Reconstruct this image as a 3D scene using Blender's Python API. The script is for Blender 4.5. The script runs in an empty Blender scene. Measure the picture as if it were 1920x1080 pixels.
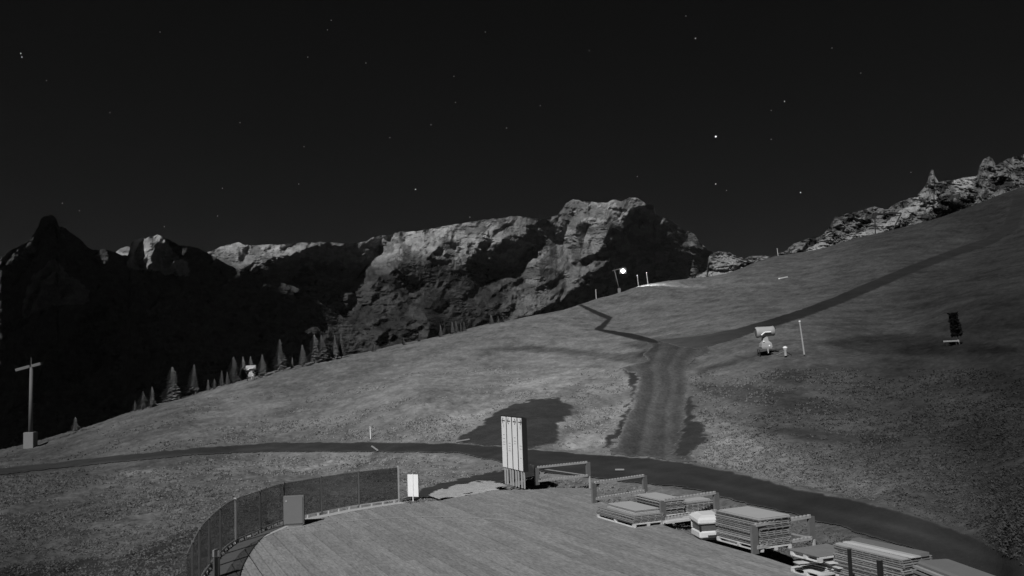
import bpy, math, random
import numpy as np
from mathutils import Vector, Matrix

random.seed(7)
C = bpy.context.scene.collection
SC = bpy.context.scene

# ------------------------------------------------------------------ camera
W0, H0, F = 1920.0, 1080.0, 1663.0
HC, PITCH, ROLL = 6.0, 5.0, -2.0
cam_d = bpy.data.cameras.new('camera')
cam = bpy.data.objects.new('camera', cam_d)
C.objects.link(cam)
RM = Matrix.Rotation(math.radians(90 + PITCH), 4, 'X') @ Matrix.Rotation(math.radians(ROLL), 4, 'Z')
cam.matrix_world = Matrix.Translation((0, 0, HC)) @ RM
cam_d.sensor_width = 36.0
cam_d.lens = 36.0 * F / W0
cam_d.clip_start = 0.5
cam_d.clip_end = 90000
SC.camera = cam
RN = np.array(RM.to_3x3())

# ------------------------------------------------------------------ moonlight and night sky
MOON_AZ, MOON_EL = math.radians(22), math.radians(40)      # azimuth: to the left of straight behind the camera
LDIR = Vector((-math.sin(MOON_AZ) * math.cos(MOON_EL), -math.cos(MOON_AZ) * math.cos(MOON_EL), math.sin(MOON_EL)))
sd = bpy.data.lights.new('moon', 'SUN')
sd.energy = 3.6
sd.angle = math.radians(0.5)
sd.color = (1, 1, 1)
so = bpy.data.objects.new('moon', sd)
so.rotation_euler = LDIR.to_track_quat('Z', 'Y').to_euler()
C.objects.link(so)

wd = bpy.data.worlds.new('World')
SC.world = wd
wd.use_nodes = True
nt = wd.node_tree
bg = nt.nodes['Background']
sky = nt.nodes.new('ShaderNodeTexSky')
sky.sky_type = 'NISHITA'
sky.sun_disc = False
sky.sun_elevation = MOON_EL
sky.sun_rotation = math.pi + MOON_AZ
sky.altitude = 1800
bw = nt.nodes.new('ShaderNodeRGBToBW')
nt.links.new(sky.outputs[0], bw.inputs[0])
nt.links.new(bw.outputs[0], bg.inputs[0])
bg.inputs[1].default_value = 0.0008

SC.view_settings.view_transform = 'Standard'
SC.view_settings.look = 'None'
SC.view_settings.exposure = 0
SC.view_settings.gamma = 1
SC.view_settings.use_curve_mapping = False
SC.cycles.max_bounces = 5
SC.cycles.diffuse_bounces = 3

# ------------------------------------------------------------------ pixels, rays, noise
def ray(px, py):
    px = np.asarray(px, float); py = np.asarray(py, float)
    v = np.stack([(px - W0 / 2) / F, -(py - H0 / 2) / F, -np.ones_like(px)], -1)
    w = v @ RN.T
    return w[..., 0] / w[..., 1], w[..., 2] / w[..., 1]       # u = X/Y, e = (z-HC)/Y

def proj(X, Y, Z):
    w = np.stack([X, Y, Z - HC], -1) @ RN
    return W0 / 2 - F * w[..., 0] / w[..., 2], H0 / 2 + F * w[..., 1] / w[..., 2]

def at_z(px, py, z=0.0):
    u, e = ray(px, py)
    Y = (z - HC) / e
    return Vector((float(u * Y), float(Y), z))

def at_y(px, py, Y):
    u, e = ray(px, py)
    return Vector((float(u * Y), float(Y), float(HC + e * Y)))

def _hash(ix, iy, iz, s):
    h = (ix.astype(np.int64) * 374761393 + iy.astype(np.int64) * 668265263 + iz.astype(np.int64) * 2147483647 + s * 974711) & 0xFFFFFFFF
    h = ((h ^ (h >> 13)) * 1274126177) & 0xFFFFFFFF
    h = (h ^ (h >> 16)) & 0xFFFFFF
    return h / float(0xFFFFFF)

def vnoise(x, y, s=0):
    x = np.asarray(x, float); y = np.asarray(y, float)
    ix = np.floor(x); iy = np.floor(y)
    fx = x - ix; fy = y - iy
    fx = fx * fx * (3 - 2 * fx); fy = fy * fy * (3 - 2 * fy)
    z = np.zeros_like(ix)
    a = _hash(ix, iy, z, s); b = _hash(ix + 1, iy, z, s)
    c = _hash(ix, iy + 1, z, s); d = _hash(ix + 1, iy + 1, z, s)
    return (a * (1 - fx) + b * fx) * (1 - fy) + (c * (1 - fx) + d * fx) * fy

def fbm(x, y, s=0, o=5, g=0.5):
    t = 0; amp = 1; tot = 0
    for k in range(o):
        t = t + amp * (vnoise(x * 2 ** k + 13.1 * k, y * 2 ** k - 7.7 * k, s + k) * 2 - 1)
        tot += amp; amp *= g
    return t / tot

def inpoly(px, py, poly):
    c = np.zeros(np.shape(px), bool)
    n = len(poly)
    for i in range(n):
        x1, y1 = poly[i]; x2, y2 = poly[(i + 1) % n]
        if y1 == y2: continue
        cond = ((y1 > py) != (y2 > py)) & (px < (x2 - x1) * (py - y1) / (y2 - y1) + x1)
        c ^= cond
    return c

def blur(a, n, axis):
    for _ in range(n):
        p = np.concatenate([np.take(a, [0], axis), a, np.take(a, [-1], axis)], axis)
        m = a.shape[axis]
        a = (np.take(p, range(0, m), axis) + 2 * np.take(p, range(1, m + 1), axis) + np.take(p, range(2, m + 2), axis)) / 4
    return a

# ------------------------------------------------------------------ object helpers
def props(o, label=None, cat=None, group=None, kind=None):
    if label: o['label'] = label
    if cat: o['category'] = cat
    if group: o['group'] = group
    if kind: o['kind'] = kind
    return o

def thing(name, label, cat, loc=(0, 0, 0), rz=0, group=None):
    o = bpy.data.objects.new(name, None)
    o.empty_display_size = 0.2
    C.objects.link(o); o.location = loc; o.rotation_euler = (0, 0, rz)
    return props(o, label, cat, group)

class MB:
    """collects shapes, then links them as one mesh"""
    def __init__(s): s.v = []; s.f = []
    def add(s, vs, fs):
        b = len(s.v); s.v += [tuple(v) for v in vs]; s.f += [tuple(b + i for i in f) for f in fs]; return s
    def box(s, c, d, rz=0, m=None):
        hx, hy, hz = d[0] / 2, d[1] / 2, d[2] / 2
        R = m if m is not None else Matrix.Rotation(rz, 3, 'Z')
        vs = [Vector(c) + R @ Vector((x * hx, y * hy, z * hz)) for x in (-1, 1) for y in (-1, 1) for z in (-1, 1)]
        return s.add(vs, [(0, 1, 3, 2), (4, 6, 7, 5), (0, 4, 5, 1), (2, 3, 7, 6), (0, 2, 6, 4), (1, 5, 7, 3)])
    def rbox(s, c, d, ch, rz=0):
        """box with chamfered vertical and top edges"""
        hx, hy, hz = d[0] / 2, d[1] / 2, d[2] / 2
        R = Matrix.Rotation(rz, 3, 'Z'); vs = []
        def ring(k, z):
            pts = [(hx - ch, -hy), (hx, -hy + ch), (hx, hy - ch), (hx - ch, hy), (-hx + ch, hy), (-hx, hy - ch), (-hx, -hy + ch), (-hx + ch, -hy)]
            return [Vector(c) + R @ Vector((x * k[0], y * k[1], z)) for x, y in pts]
        k2 = (1 - ch / hx, 1 - ch / hy)
        for k, z in ((k2, -hz), ((1, 1), -hz + ch), ((1, 1), hz - ch), (k2, hz)): vs += ring(k, z)
        fs = [tuple(reversed(range(8))), tuple(range(24, 32))]
        for r in range(3):
            for i in range(8):
                j = (i + 1) % 8
                fs.append((r * 8 + i, r * 8 + j, r * 8 + 8 + j, r * 8 + 8 + i))
        return s.add(vs, fs)
    def tube(s, p, q, r0, r1=None, n=10, caps=True):
        r1 = r0 if r1 is None else r1
        p = Vector(p); q = Vector(q); d = (q - p).normalized()
        a = d.orthogonal().normalized(); b = d.cross(a)
        vs = []
        for c, r in ((p, r0), (q, r1)):
            for i in range(n):
                t = 2 * math.pi * i / n
                vs.append(c + a * (r * math.cos(t)) + b * (r * math.sin(t)))
        fs = [(i, (i + 1) % n, n + (i + 1) % n, n + i) for i in range(n)]
        if caps: fs += [tuple(reversed(range(n))), tuple(range(n, 2 * n))]
        return s.add(vs, fs)
    def lathe(s, p, axis, prof, n=20):
        """prof: (distance along axis, radius)"""
        p = Vector(p); d = Vector(axis).normalized(); a = d.orthogonal().normalized(); b = d.cross(a); vs = []
        for t, r in prof:
            for i in range(n):
                w = 2 * math.pi * i / n
                vs.append(p + d * t + a * (r * math.cos(w)) + b * (r * math.sin(w)))
        fs = []
        for k in range(len(prof) - 1):
            for i in range(n):
                j = (i + 1) % n
                fs.append((k * n + i, k * n + j, k * n + n + j, k * n + n + i))
        return s.add(vs, fs)
    def build(s, name, m, parent=None, smooth=False, loc=None):
        me = bpy.data.meshes.new(name)
        me.from_pydata([tuple(v) for v in s.v], [], s.f)
        import bmesh
        bm = bmesh.new(); bm.from_mesh(me); bmesh.ops.recalc_face_normals(bm, faces=bm.faces); bm.to_mesh(me); bm.free()
        me.materials.append(m)
        if smooth: me.polygons.foreach_set('use_smooth', [True] * len(me.polygons))
        o = bpy.data.objects.new(name, me); C.objects.link(o)
        if parent: o.parent = parent
        if loc is not None: o.location = loc
        return o

def npmesh(name, V, Fq, m, smooth=True, attrs=None, parent=None):
    V = np.asarray(V, np.float32).reshape(-1, 3); Fq = np.asarray(Fq, np.int32)
    k = Fq.shape[1]
    me = bpy.data.meshes.new(name)
    me.vertices.add(len(V)); me.vertices.foreach_set('co', V.ravel())
    me.loops.add(Fq.size); me.loops.foreach_set('vertex_index', Fq.ravel())
    me.polygons.add(len(Fq)); me.polygons.foreach_set('loop_start', np.arange(0, Fq.size, k, dtype=np.int32))
    me.update(calc_edges=True)
    me.polygons.foreach_set('use_smooth', np.full(len(Fq), smooth))
    for an, av in (attrs or {}).items():
        a = me.attributes.new(an, 'FLOAT', 'POINT'); a.data.foreach_set('value', np.asarray(av, np.float32).ravel())
    me.materials.append(m)
    me.validate()
    o = bpy.data.objects.new(name, me); C.objects.link(o)
    if parent: o.parent = parent
    return o

def gridfaces(nr, nc):
    i = np.arange(nr - 1)[:, None] * nc + np.arange(nc - 1)[None, :]
    return np.stack([i, i + 1, i + nc + 1, i + nc], -1).reshape(-1, 4)

# ------------------------------------------------------------------ materials (all grey: the place is seen by moonlight)
def mat(name, val, rough=0.85, spec=0.2, noise=0.0, scale=6.0, attr=None, objrand=0.0, bump=0.0, bscale=30, fine=0.0, fscale=40, metal=0.0, stretch=None, emit=None):
    m = bpy.data.materials.new(name); m.use_nodes = True
    t = m.node_tree; N = t.nodes; L = t.links
    p = N['Principled BSDF']
    p.inputs['Roughness'].default_value = rough
    p.inputs['Specular IOR Level'].default_value = spec
    p.inputs['Metallic'].default_value = metal
    tc = N.new('ShaderNodeTexCoord')
    co = tc.outputs['Object']
    if stretch:
        mp = N.new('ShaderNodeMapping'); mp.inputs['Scale'].default_value = stretch
        L.new(co, mp.inputs[0]); co = mp.outputs[0]
    def val_node(v):
        n = N.new('ShaderNodeValue'); n.outputs[0].default_value = v; return n.outputs[0]
    def mth(op, a, b):
        n = N.new('ShaderNodeMath'); n.operation = op
        for k, x in enumerate((a, b)):
            if isinstance(x, (int, float)): n.inputs[k].default_value = x
            else: L.new(x, n.inputs[k])
        return n.outputs[0]
    cur = val_node(val)
    if attr:
        a = N.new('ShaderNodeAttribute'); a.attribute_name = attr
        cur = mth('MULTIPLY', cur, a.outputs['Fac'])
    for amt, scl, det in ((noise, scale, 6), (fine, fscale, 3)):
        if amt:
            n = N.new('ShaderNodeTexNoise'); n.inputs['Scale'].default_value = scl; n.inputs['Detail'].default_value = det
            n.inputs['Roughness'].default_value = 0.65
            L.new(co, n.inputs['Vector'])
            f = mth('ADD', mth('MULTIPLY', mth('SUBTRACT', n.outputs['Fac'], 0.5), 2 * amt), 1.0)
            cur = mth('MULTIPLY', cur, mth('MAXIMUM', f, 0.05))
    if objrand:
        oi = N.new('ShaderNodeObjectInfo')
        cur = mth('MULTIPLY', cur, mth('ADD', mth('MULTIPLY', mth('SUBTRACT', oi.outputs['Random'], 0.5), 2 * objrand), 1.0))
    cb = N.new('ShaderNodeCombineColor')
    for k in range(3): L.new(cur, cb.inputs[k])
    L.new(cb.outputs[0], p.inputs['Base Color'])
    if bump:
        n = N.new('ShaderNodeTexNoise'); n.inputs['Scale'].default_value = bscale; n.inputs['Detail'].default_value = 4
        L.new(co, n.inputs['Vector'])
        b = N.new('ShaderNodeBump'); b.inputs['Strength'].default_value = 1.0; b.inputs['Distance'].default_value = bump
        L.new(n.outputs['Fac'], b.inputs['Height']); L.new(b.outputs[0], p.inputs['Normal'])
    if emit:
        p.inputs['Emission Color'].default_value = (1, 1, 1, 1); p.inputs['Emission Strength'].default_value = emit
    return m

M = {}
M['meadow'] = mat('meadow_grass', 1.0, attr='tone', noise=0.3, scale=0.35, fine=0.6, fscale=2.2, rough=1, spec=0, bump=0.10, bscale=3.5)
M['blade'] = mat('grass_blade', 1.0, attr='tone', rough=0.9, spec=0.1)
M['road'] = mat('road_gravel', 1.0, attr='tone', noise=0.5, scale=0.5, fine=0.25, fscale=6, rough=0.95, spec=0.1, bump=0.02, bscale=12)
M['path'] = mat('path_gravel', 1.0, attr='tone', noise=0.3, scale=0.4, fine=0.3, fscale=4, rough=1, spec=0)
M['track'] = mat('track_dirt', 1.0, attr='tone', noise=0.5, scale=0.5, fine=0.6, fscale=3, rough=1, spec=0, bump=0.10, bscale=3, stretch=(1.6, .35, 1))
M['soil'] = mat('bare_soil', 1.0, attr='tone', noise=0.55, scale=0.6, fine=0.4, fscale=5, rough=1, spec=0, bump=0.08, bscale=5)
M['gravel'] = mat('pale_gravel', 0.42, noise=0.5, scale=2.5, fine=0.6, fscale=14, rough=1, spec=0, bump=0.05, bscale=12)
M['rock'] = mat('limestone', 1.0, attr='tone', noise=0.5, scale=0.012, fine=0.5, fscale=0.06, rough=1, spec=0, bump=14, bscale=0.03)
M['crag'] = mat('crag_rock', 1.0, attr='tone', noise=0.5, scale=0.06, fine=0.5, fscale=0.4, rough=1, spec=0, bump=2, bscale=0.25)
M['valley'] = mat('valley_forest', 0.03, noise=0.4, scale=0.002, rough=1, spec=0)
M['conifer'] = mat('conifer_needles', 0.2, noise=0.35, scale=1.2, objrand=0.25, rough=1, spec=0)
M['leaf'] = mat('dark_leaves', 0.012, noise=0.4, scale=3, rough=1, spec=0)
M['bark'] = mat('bark', 0.12, noise=0.4, scale=8, rough=1, spec=0)
M['board'] = mat('deck_board', 0.25, noise=0.40, scale=1.6, fine=0.75, fscale=7, objrand=0.13, rough=0.9, spec=0.1, stretch=(2.2, .45, 1), bump=0.004, bscale=20)
M['stone'] = mat('pale_kerb', 0.32, noise=0.3, scale=3, rough=0.9, spec=0.1)
M['kerb'] = mat('edge_kerb', 0.42, noise=0.2, scale=2, rough=0.9, spec=0.1)
M['under'] = mat('deck_underlay', 0.03, noise=0.3, scale=2, rough=1, spec=0)
M['screen'] = mat('tinted_screen', 0.05, noise=0.6, scale=0.7, objrand=.6, rough=0.16, spec=0.5)
def glass():
    m = M['screen']; t = m.node_tree; N = t.nodes; L = t.links
    p = N['Principled BSDF']; out = N['Material Output']
    tr = N.new('ShaderNodeBsdfTransparent'); tr.inputs[0].default_value = (.85, .85, .85, 1)
    mx = N.new('ShaderNodeMixShader'); mx.inputs[0].default_value = .42
    L.new(tr.outputs[0], mx.inputs[1]); L.new(p.outputs[0], mx.inputs[2]); L.new(mx.outputs[0], out.inputs[0])
glass()
def leafy():
    m = M['blade']; t = m.node_tree; N = t.nodes; L = t.links
    p = N['Principled BSDF']; out = N['Material Output']; src = p.inputs['Base Color'].links[0].from_socket
    d = N.new('ShaderNodeBsdfDiffuse'); r = N.new('ShaderNodeBsdfTranslucent'); mx = N.new('ShaderNodeMixShader')
    L.new(src, d.inputs[0]); L.new(src, r.inputs[0]); L.new(d.outputs[0], mx.inputs[1]); L.new(r.outputs[0], mx.inputs[2]); L.new(mx.outputs[0], out.inputs[0])
leafy()
M['steel'] = mat('galvanised_steel', 0.42, noise=0.25, scale=3, rough=0.55, spec=0.4)
M['dsteel'] = mat('dark_steel', 0.14, noise=0.3, scale=4, rough=0.6, spec=0.4)
M['black'] = mat('black_paint', 0.018, noise=0.2, scale=4, rough=0.6, spec=0.3)
M['white'] = mat('white_sign_face', 0.8, noise=0.05, scale=2, rough=0.6, spec=0.3)
M['print'] = mat('dark_print', 0.08, rough=0.7, spec=0.2)
M['gprint'] = mat('grey_print', 0.42, rough=0.7, spec=0.2)
M['cabinet'] = mat('cabinet_paint', 0.15, noise=0.12, scale=4, rough=0.7, spec=0.3)
M['concrete'] = mat('concrete', 0.34, noise=0.2, scale=1.5, rough=0.95, spec=0.1, bump=0.01, bscale=10)
M['pole'] = mat('pylon_steel', 0.11, noise=0.2, scale=2, rough=0.7, spec=0.3)
M['panelgrey'] = mat('stacked_panel', 0.25, noise=0.22, scale=1.5, fine=0.2, fscale=9, objrand=0.35, rough=0.85, spec=0.2)
M['toppanel'] = mat('top_panel', 0.42, noise=0.08, scale=1.5, fine=0.08, fscale=20, rough=0.8, spec=0.2)
M['rib'] = mat('panel_rib', 0.2, noise=0.4, scale=3, objrand=0.3, rough=0.9, spec=0.1)
M['pallet'] = mat('pale_pallet_wood', 0.55, noise=0.25, scale=3, objrand=0.2, rough=0.9, spec=0.1)
M['plastic'] = mat('white_cover', 0.62, noise=0.12, scale=2.5, rough=0.6, spec=0.3, bump=0.01, bscale=5)
M['window'] = mat('dim_window', 0.10, noise=0.3, scale=4, rough=0.3, spec=0.5)
M['dark'] = mat('dark_opening', 0.05, noise=0.3, scale=6, rough=0.5, spec=0.4)
M['tarp'] = mat('grey_tarpaulin', 0.17, noise=0.12, scale=2, rough=0.8, spec=0.2, bump=0.01, bscale=4)
M['gun'] = mat('snow_gun_paint', 0.34, noise=0.12, scale=2, rough=0.6, spec=0.3)
M['bright'] = mat('reflective_stripe', 0.95, rough=0.4, spec=0.5)
M['rail'] = mat('barrier_wood', 0.36, noise=0.3, scale=5, rough=0.9, spec=0.1)
M['lamp'] = mat('floodlight_lens', 0.8, emit=30.0)
M['star'] = mat('star_light', 0.0, emit=1.0)
M['starb'] = mat('bright_star_light', 0.0, emit=2.4)

# ------------------------------------------------------------------ terrain surface
CP = []
def cz(px, py, z): p = at_z(px, py, z); CP.append((p.x / p.y, math.log(p.y), (z - HC) / p.y))
def cy(px, py, Y): u, e = ray(px, py); CP.append((float(u), math.log(Y), float(e)))
def cw(X, Y, z): CP.append((X / Y, math.log(Y), (z - HC) / Y))
for X, Y, z in ((-30, 12, -.6), (0, 12, -.3), (30, 12, -.4), (-14, 20, -.5), (0, 20, -.25), (12, 20, -.4), (24, 20, 0.1), (-34, 24, -.9)): cw(X, Y, z)
for a in ((600, 1075, -.25), (960, 1075, -.25), (1400, 1075, -.25), (1250, 945, -.25), (900, 960, -.25), (620, 960, -.3), (1000, 895, -.3),
          (380, 960, -.5), (200, 950, -.7), (0, 960, -1.0), (0, 1070, -.9), (200, 1060, -.7), (700, 870, -.4), (450, 890, -.5),
          (0, 890, -1.2), (200, 860, -.8), (450, 843, -.6), (700, 838, -.5), (900, 852, -.4), (1060, 860, -.35), (1200, 885, -.4),
          (1350, 905, -.45), (1500, 945, -.5), (1700, 1000, -.6), (1880, 1060, -.7), (1300, 850, .2), (1500, 900, .1), (1700, 940, .1), (1900, 1000, .2)): cz(*a)
# meadow rising to the ridge line; then the drop behind it
RIDGE = [(-700, 1010, 95), (-300, 905, 115), (0, 843, 128), (100, 818, 134), (250, 772, 145), (400, 728, 156), (500, 700, 164), (600, 675, 174), (750, 645, 190), (900, 611, 207),
         (1000, 592, 219), (1080, 573, 228), (1120, 559, 234), (1200, 535, 250), (1250, 527, 268), (1300, 524, 290), (1350, 519, 310), (1400, 500, 330), (1450, 481, 350),
         (1500, 473, 365), (1600, 450, 385), (1700, 427, 400), (1800, 395, 415), (1870, 367, 425), (1920, 350, 432), (2100, 290, 450), (2600, 150, 480)]
for a in RIDGE: cy(*a)
for px, py, Y in RIDGE:
    u, e = ray(px, py)
    CP.append((float(u), math.log(Y * 1.18), float(e) - 0.020))
    CP.append((float(u), math.log(Y * 1.6), float(e) - 0.075))
for a in ((50, 850, 104), (200, 810, 105), (400, 770, 110), (600, 740, 115), (800, 740, 95), (700, 800, 84), (400, 810, 88), (1000, 780, 78), (900, 690, 125), (750, 690, 135), (1000, 650, 150),
          (1100, 620, 170), (1150, 600, 195), (1250, 660, 112), (1240, 760, 80), (1220, 820, 67), (1150, 720, 95), (1300, 600, 165), (1300, 560, 215), (1440, 664, 94),
          (1400, 720, 78), (1400, 800, 61), (1500, 592, 138), (1500, 540, 210), (1620, 540, 185), (1700, 507, 215), (1790, 645, 84), (1700, 600, 125), (1800, 560, 130),
          (1800, 475, 250), (1900, 440, 270), (1880, 390, 345), (1600, 740, 68), (1600, 840, 52), (1800, 740, 60), (1800, 840, 46), (1920, 700, 62), (2100, 560, 100), (1500, 480, 330),
          (2100, 800, 48), (2300, 400, 200), (1650, 660, 88)): cy(*a)
CP = np.array(CP)
US = 4.0
def _phi(r2): return np.where(r2 > 1e-12, 0.5 * r2 * np.log(np.maximum(r2, 1e-12)), 0)
P_ = CP[:, :2] * np.array([US, 1.0])
D2 = ((P_[:, None] - P_[None]) ** 2).sum(-1)
n_ = len(P_)
A_ = np.zeros((n_ + 3, n_ + 3)); A_[:n_, :n_] = _phi(D2) + 1e-4 * np.eye(n_)
A_[:n_, n_] = 1; A_[:n_, n_ + 1:] = P_; A_[n_, :n_] = 1; A_[n_ + 1:, :n_] = P_.T
W_ = np.linalg.solve(A_, np.concatenate([CP[:, 2], np.zeros(3)]))
def ter_e(u, v):
    u = np.asarray(u, float); v = np.asarray(v, float); sh = u.shape
    q = np.stack([u.ravel() * US, v.ravel()], -1); out = np.empty(len(q))
    for i in range(0, len(q), 20000):
        b = q[i:i + 20000]
        r2 = ((b[:, None, :] - P_[None]) ** 2).sum(-1)
        out[i:i + 20000] = _phi(r2) @ W_[:n_] + W_[n_] + b @ W_[n_ + 1:]
    return out.reshape(sh)
def ter_z(X, Y):
    X = np.asarray(X, float); Y = np.asarray(Y, float)
    return HC + Y * ter_e(X / Y, np.log(Y))
VG = np.linspace(math.log(16), math.log(620), 700)
def hit(px, py, far=0.0):
    """where the sight line of a pixel meets the ground (or passes nearest over the ridge)"""
    u, e = ray(px, py); u = float(u); e = float(e)
    d = ter_e(np.full(VG.shape, u), VG) - e
    k = np.argmax(d >= 0)
    if d[k] < 0: k = int(np.argmax(d)); v = VG[k]
    elif k == 0: v = VG[0]
    else:
        t = -d[k - 1] / (d[k] - d[k - 1]); v = VG[k - 1] * (1 - t) + VG[k] * t
    Y = math.exp(v) + far
    return Vector((u * Y, Y, float(ter_z(u * Y, Y))))

# grass tone by place, including light falloff towards the sides painted into the colour
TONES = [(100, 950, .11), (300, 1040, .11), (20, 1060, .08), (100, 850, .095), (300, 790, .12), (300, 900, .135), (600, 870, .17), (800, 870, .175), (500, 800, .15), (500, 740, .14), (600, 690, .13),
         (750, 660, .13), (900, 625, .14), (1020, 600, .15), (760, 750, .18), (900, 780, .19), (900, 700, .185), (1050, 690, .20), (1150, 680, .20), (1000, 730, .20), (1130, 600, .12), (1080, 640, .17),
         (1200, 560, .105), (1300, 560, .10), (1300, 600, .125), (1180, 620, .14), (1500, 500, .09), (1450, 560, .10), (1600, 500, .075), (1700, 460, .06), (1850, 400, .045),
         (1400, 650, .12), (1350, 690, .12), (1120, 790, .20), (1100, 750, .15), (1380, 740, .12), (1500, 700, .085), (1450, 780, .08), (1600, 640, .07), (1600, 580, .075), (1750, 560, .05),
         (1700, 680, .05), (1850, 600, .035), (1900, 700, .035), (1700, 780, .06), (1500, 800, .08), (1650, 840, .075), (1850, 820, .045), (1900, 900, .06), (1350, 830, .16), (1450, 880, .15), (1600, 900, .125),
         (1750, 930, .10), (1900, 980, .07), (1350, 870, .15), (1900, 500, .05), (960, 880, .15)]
TN = np.array(TONES); TN[:, 2] *= 1.12 * np.clip(1 - (TN[:, 0] - 1350) / 1200, .62, 1) * np.clip(.64 + TN[:, 0] / 1500, .64, 1)  # side factors paint the dimming towards left and right into the grass
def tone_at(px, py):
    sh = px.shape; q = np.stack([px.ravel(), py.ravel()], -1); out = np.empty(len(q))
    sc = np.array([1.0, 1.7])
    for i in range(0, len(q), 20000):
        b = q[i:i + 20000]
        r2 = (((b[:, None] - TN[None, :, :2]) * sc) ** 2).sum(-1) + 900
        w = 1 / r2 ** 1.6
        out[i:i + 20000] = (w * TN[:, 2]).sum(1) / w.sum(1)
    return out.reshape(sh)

ROAD = [(-40, 880), (0, 879), (200, 857), (400, 838), (500, 831), (700, 829), (860, 832), (960, 840), (1100, 852), (1230, 862), (1290, 870), (1400, 892), (1500, 918), (1600, 940), (1700, 965), (1800, 1000), (1900, 1040), (1990, 1085), (2050, 1140), (1850, 1140),
        (1790, 1085), (1720, 1035), (1620, 1003), (1550, 985), (1480, 962), (1400, 948), (1330, 925), (1250, 912), (1170, 903), (1110, 897), (1040, 888), (960, 872), (860, 850), (700, 848), (500, 848), (400, 851), (200, 869), (0, 890), (-40, 892)]
PATH = [(1225, 637), (1290, 633), (1380, 617), (1440, 600), (1500, 581), (1560, 559), (1620, 533), (1700, 500), (1780, 470), (1845, 448), (1880, 425), (1892, 395), (1900, 366), (1925, 362), (1918, 400), (1908, 430), (1862, 457), (1790, 481), (1708, 513), (1630, 547), (1570, 572),
        (1508, 595), (1450, 613), (1395, 630), (1335, 648), (1305, 655), (1270, 650)]
ZIG = [(1080, 571), (1092, 571), (1122, 584), (1150, 595), (1143, 606), (1132, 618), (1190, 626), (1230, 637), (1240, 645), (1215, 643), (1170, 632), (1112, 618), (1124, 610), (1136, 599), (1112, 588)]
TRACK = [(1190, 634), (1240, 637), (1300, 634), (1335, 655), (1300, 672), (1285, 690), (1290, 730), (1280, 770), (1285, 810), (1300, 860), (1298, 868), (1230, 860), (1140, 853), (1165, 820), (1180, 780), (1195, 740), (1198, 705), (1160, 690), (1215, 676), (1208, 664), (1222, 650), (1208, 640)]
PATCH = [(850, 828), (875, 812), (900, 795), (925, 776), (960, 758), (1010, 748), (1055, 744), (1050, 756), (1072, 758), (1075, 775), (1060, 785), (1040, 800), (1055, 818), (1040, 830), (1000, 842), (940, 840), (860, 833)]
PATCH2 = [(1285, 750), (1300, 742), (1302, 765), (1300, 785), (1318, 800), (1322, 825), (1300, 850), (1285, 862), (1262, 850), (1280, 800)]
PATCH3 = [(1160, 690), (1200, 700), (1196, 716), (1190, 740), (1182, 760), (1176, 790), (1165, 812), (1150, 830), (1130, 845), (1140, 820), (1158, 800), (1165, 780), (1180, 755), (1185, 730), (1176, 702)]
SWALES = [[(640, 884), (668, 868), (700, 850), (716, 848), (700, 862), (670, 878), (648, 890)], [(880, 655), (960, 646), (1060, 651), (1150, 662), (1230, 655), (1230, 685), (1175, 680), (1120, 668), (1040, 660)], [(1160, 640), (1250, 636), (1240, 668), (1190, 668), (1205, 655)], [(1300, 690), (1360, 676), (1420, 655), (1470, 650), (1420, 668), (1350, 690), (1310, 700)],
          [(1290, 715), (1400, 720), (1500, 735), (1620, 760), (1560, 775), (1440, 760), (1340, 745)],
          [(1400, 790), (1500, 800), (1640, 805), (1700, 830), (1560, 830), (1440, 812)],
          [(1540, 640), (1650, 622), (1760, 628), (1880, 645), (1920, 662), (1760, 665), (1620, 660)],
          [(1460, 690), (1520, 700), (1500, 720), (1430, 712)],
          [(1040, 805), (1110, 790), (1160, 775), (1120, 798), (1060, 815)],
          [(0, 962), (60, 965), (160, 990), (190, 1000), (120, 1005), (40, 990), (0, 985)]]
SCREEN_SHADE = [(-60, 1110), (0, 1062), (100, 1046), (220, 1040), (300, 1012), (345, 992), (380, 985), (400, 1000), (350, 1130), (0, 1140)]  # shade on the grass outside the screen, painted as a darker tone

UG = np.linspace(-0.80, 0.80, 760)
VT = np.linspace(math.log(9), math.log(620), 560)
U, V = np.meshgrid(UG, VT)
E_ = ter_e(U, V)
Yg = np.exp(V); Xg = U * Yg; Zg = HC + E_ * Yg
PXg, PYg = proj(Xg, Yg, Zg)
wx = PXg + 9 * fbm(Xg * .35, Yg * .35, 3) * np.clip(60 / Yg, .25, 2); wy = PYg + 4 * fbm(Xg * .35, Yg * .35, 9) * np.clip(60 / Yg, .25, 2)
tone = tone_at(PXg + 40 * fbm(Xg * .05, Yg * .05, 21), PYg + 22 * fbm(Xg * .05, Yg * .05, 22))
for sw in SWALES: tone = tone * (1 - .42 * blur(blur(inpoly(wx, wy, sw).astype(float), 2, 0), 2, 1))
tone = np.where(inpoly(wx, wy, SCREEN_SHADE), tone * 0.45, tone)
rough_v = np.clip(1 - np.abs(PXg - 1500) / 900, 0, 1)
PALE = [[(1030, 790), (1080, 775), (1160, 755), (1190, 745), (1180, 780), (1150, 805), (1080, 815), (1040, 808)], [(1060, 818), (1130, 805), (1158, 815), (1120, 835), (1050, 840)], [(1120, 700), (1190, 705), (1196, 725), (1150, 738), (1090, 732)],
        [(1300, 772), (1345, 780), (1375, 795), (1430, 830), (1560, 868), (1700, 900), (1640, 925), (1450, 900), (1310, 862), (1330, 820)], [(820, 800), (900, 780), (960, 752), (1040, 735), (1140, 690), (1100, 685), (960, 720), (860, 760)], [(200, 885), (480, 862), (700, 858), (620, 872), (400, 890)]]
for sw in PALE: tone = np.where(inpoly(wx + 8 * fbm(Xg * 1.2, Yg, 51), wy + 4 * fbm(Xg * 1.2, Yg, 52), sw), tone * 1.3, tone)
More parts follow.
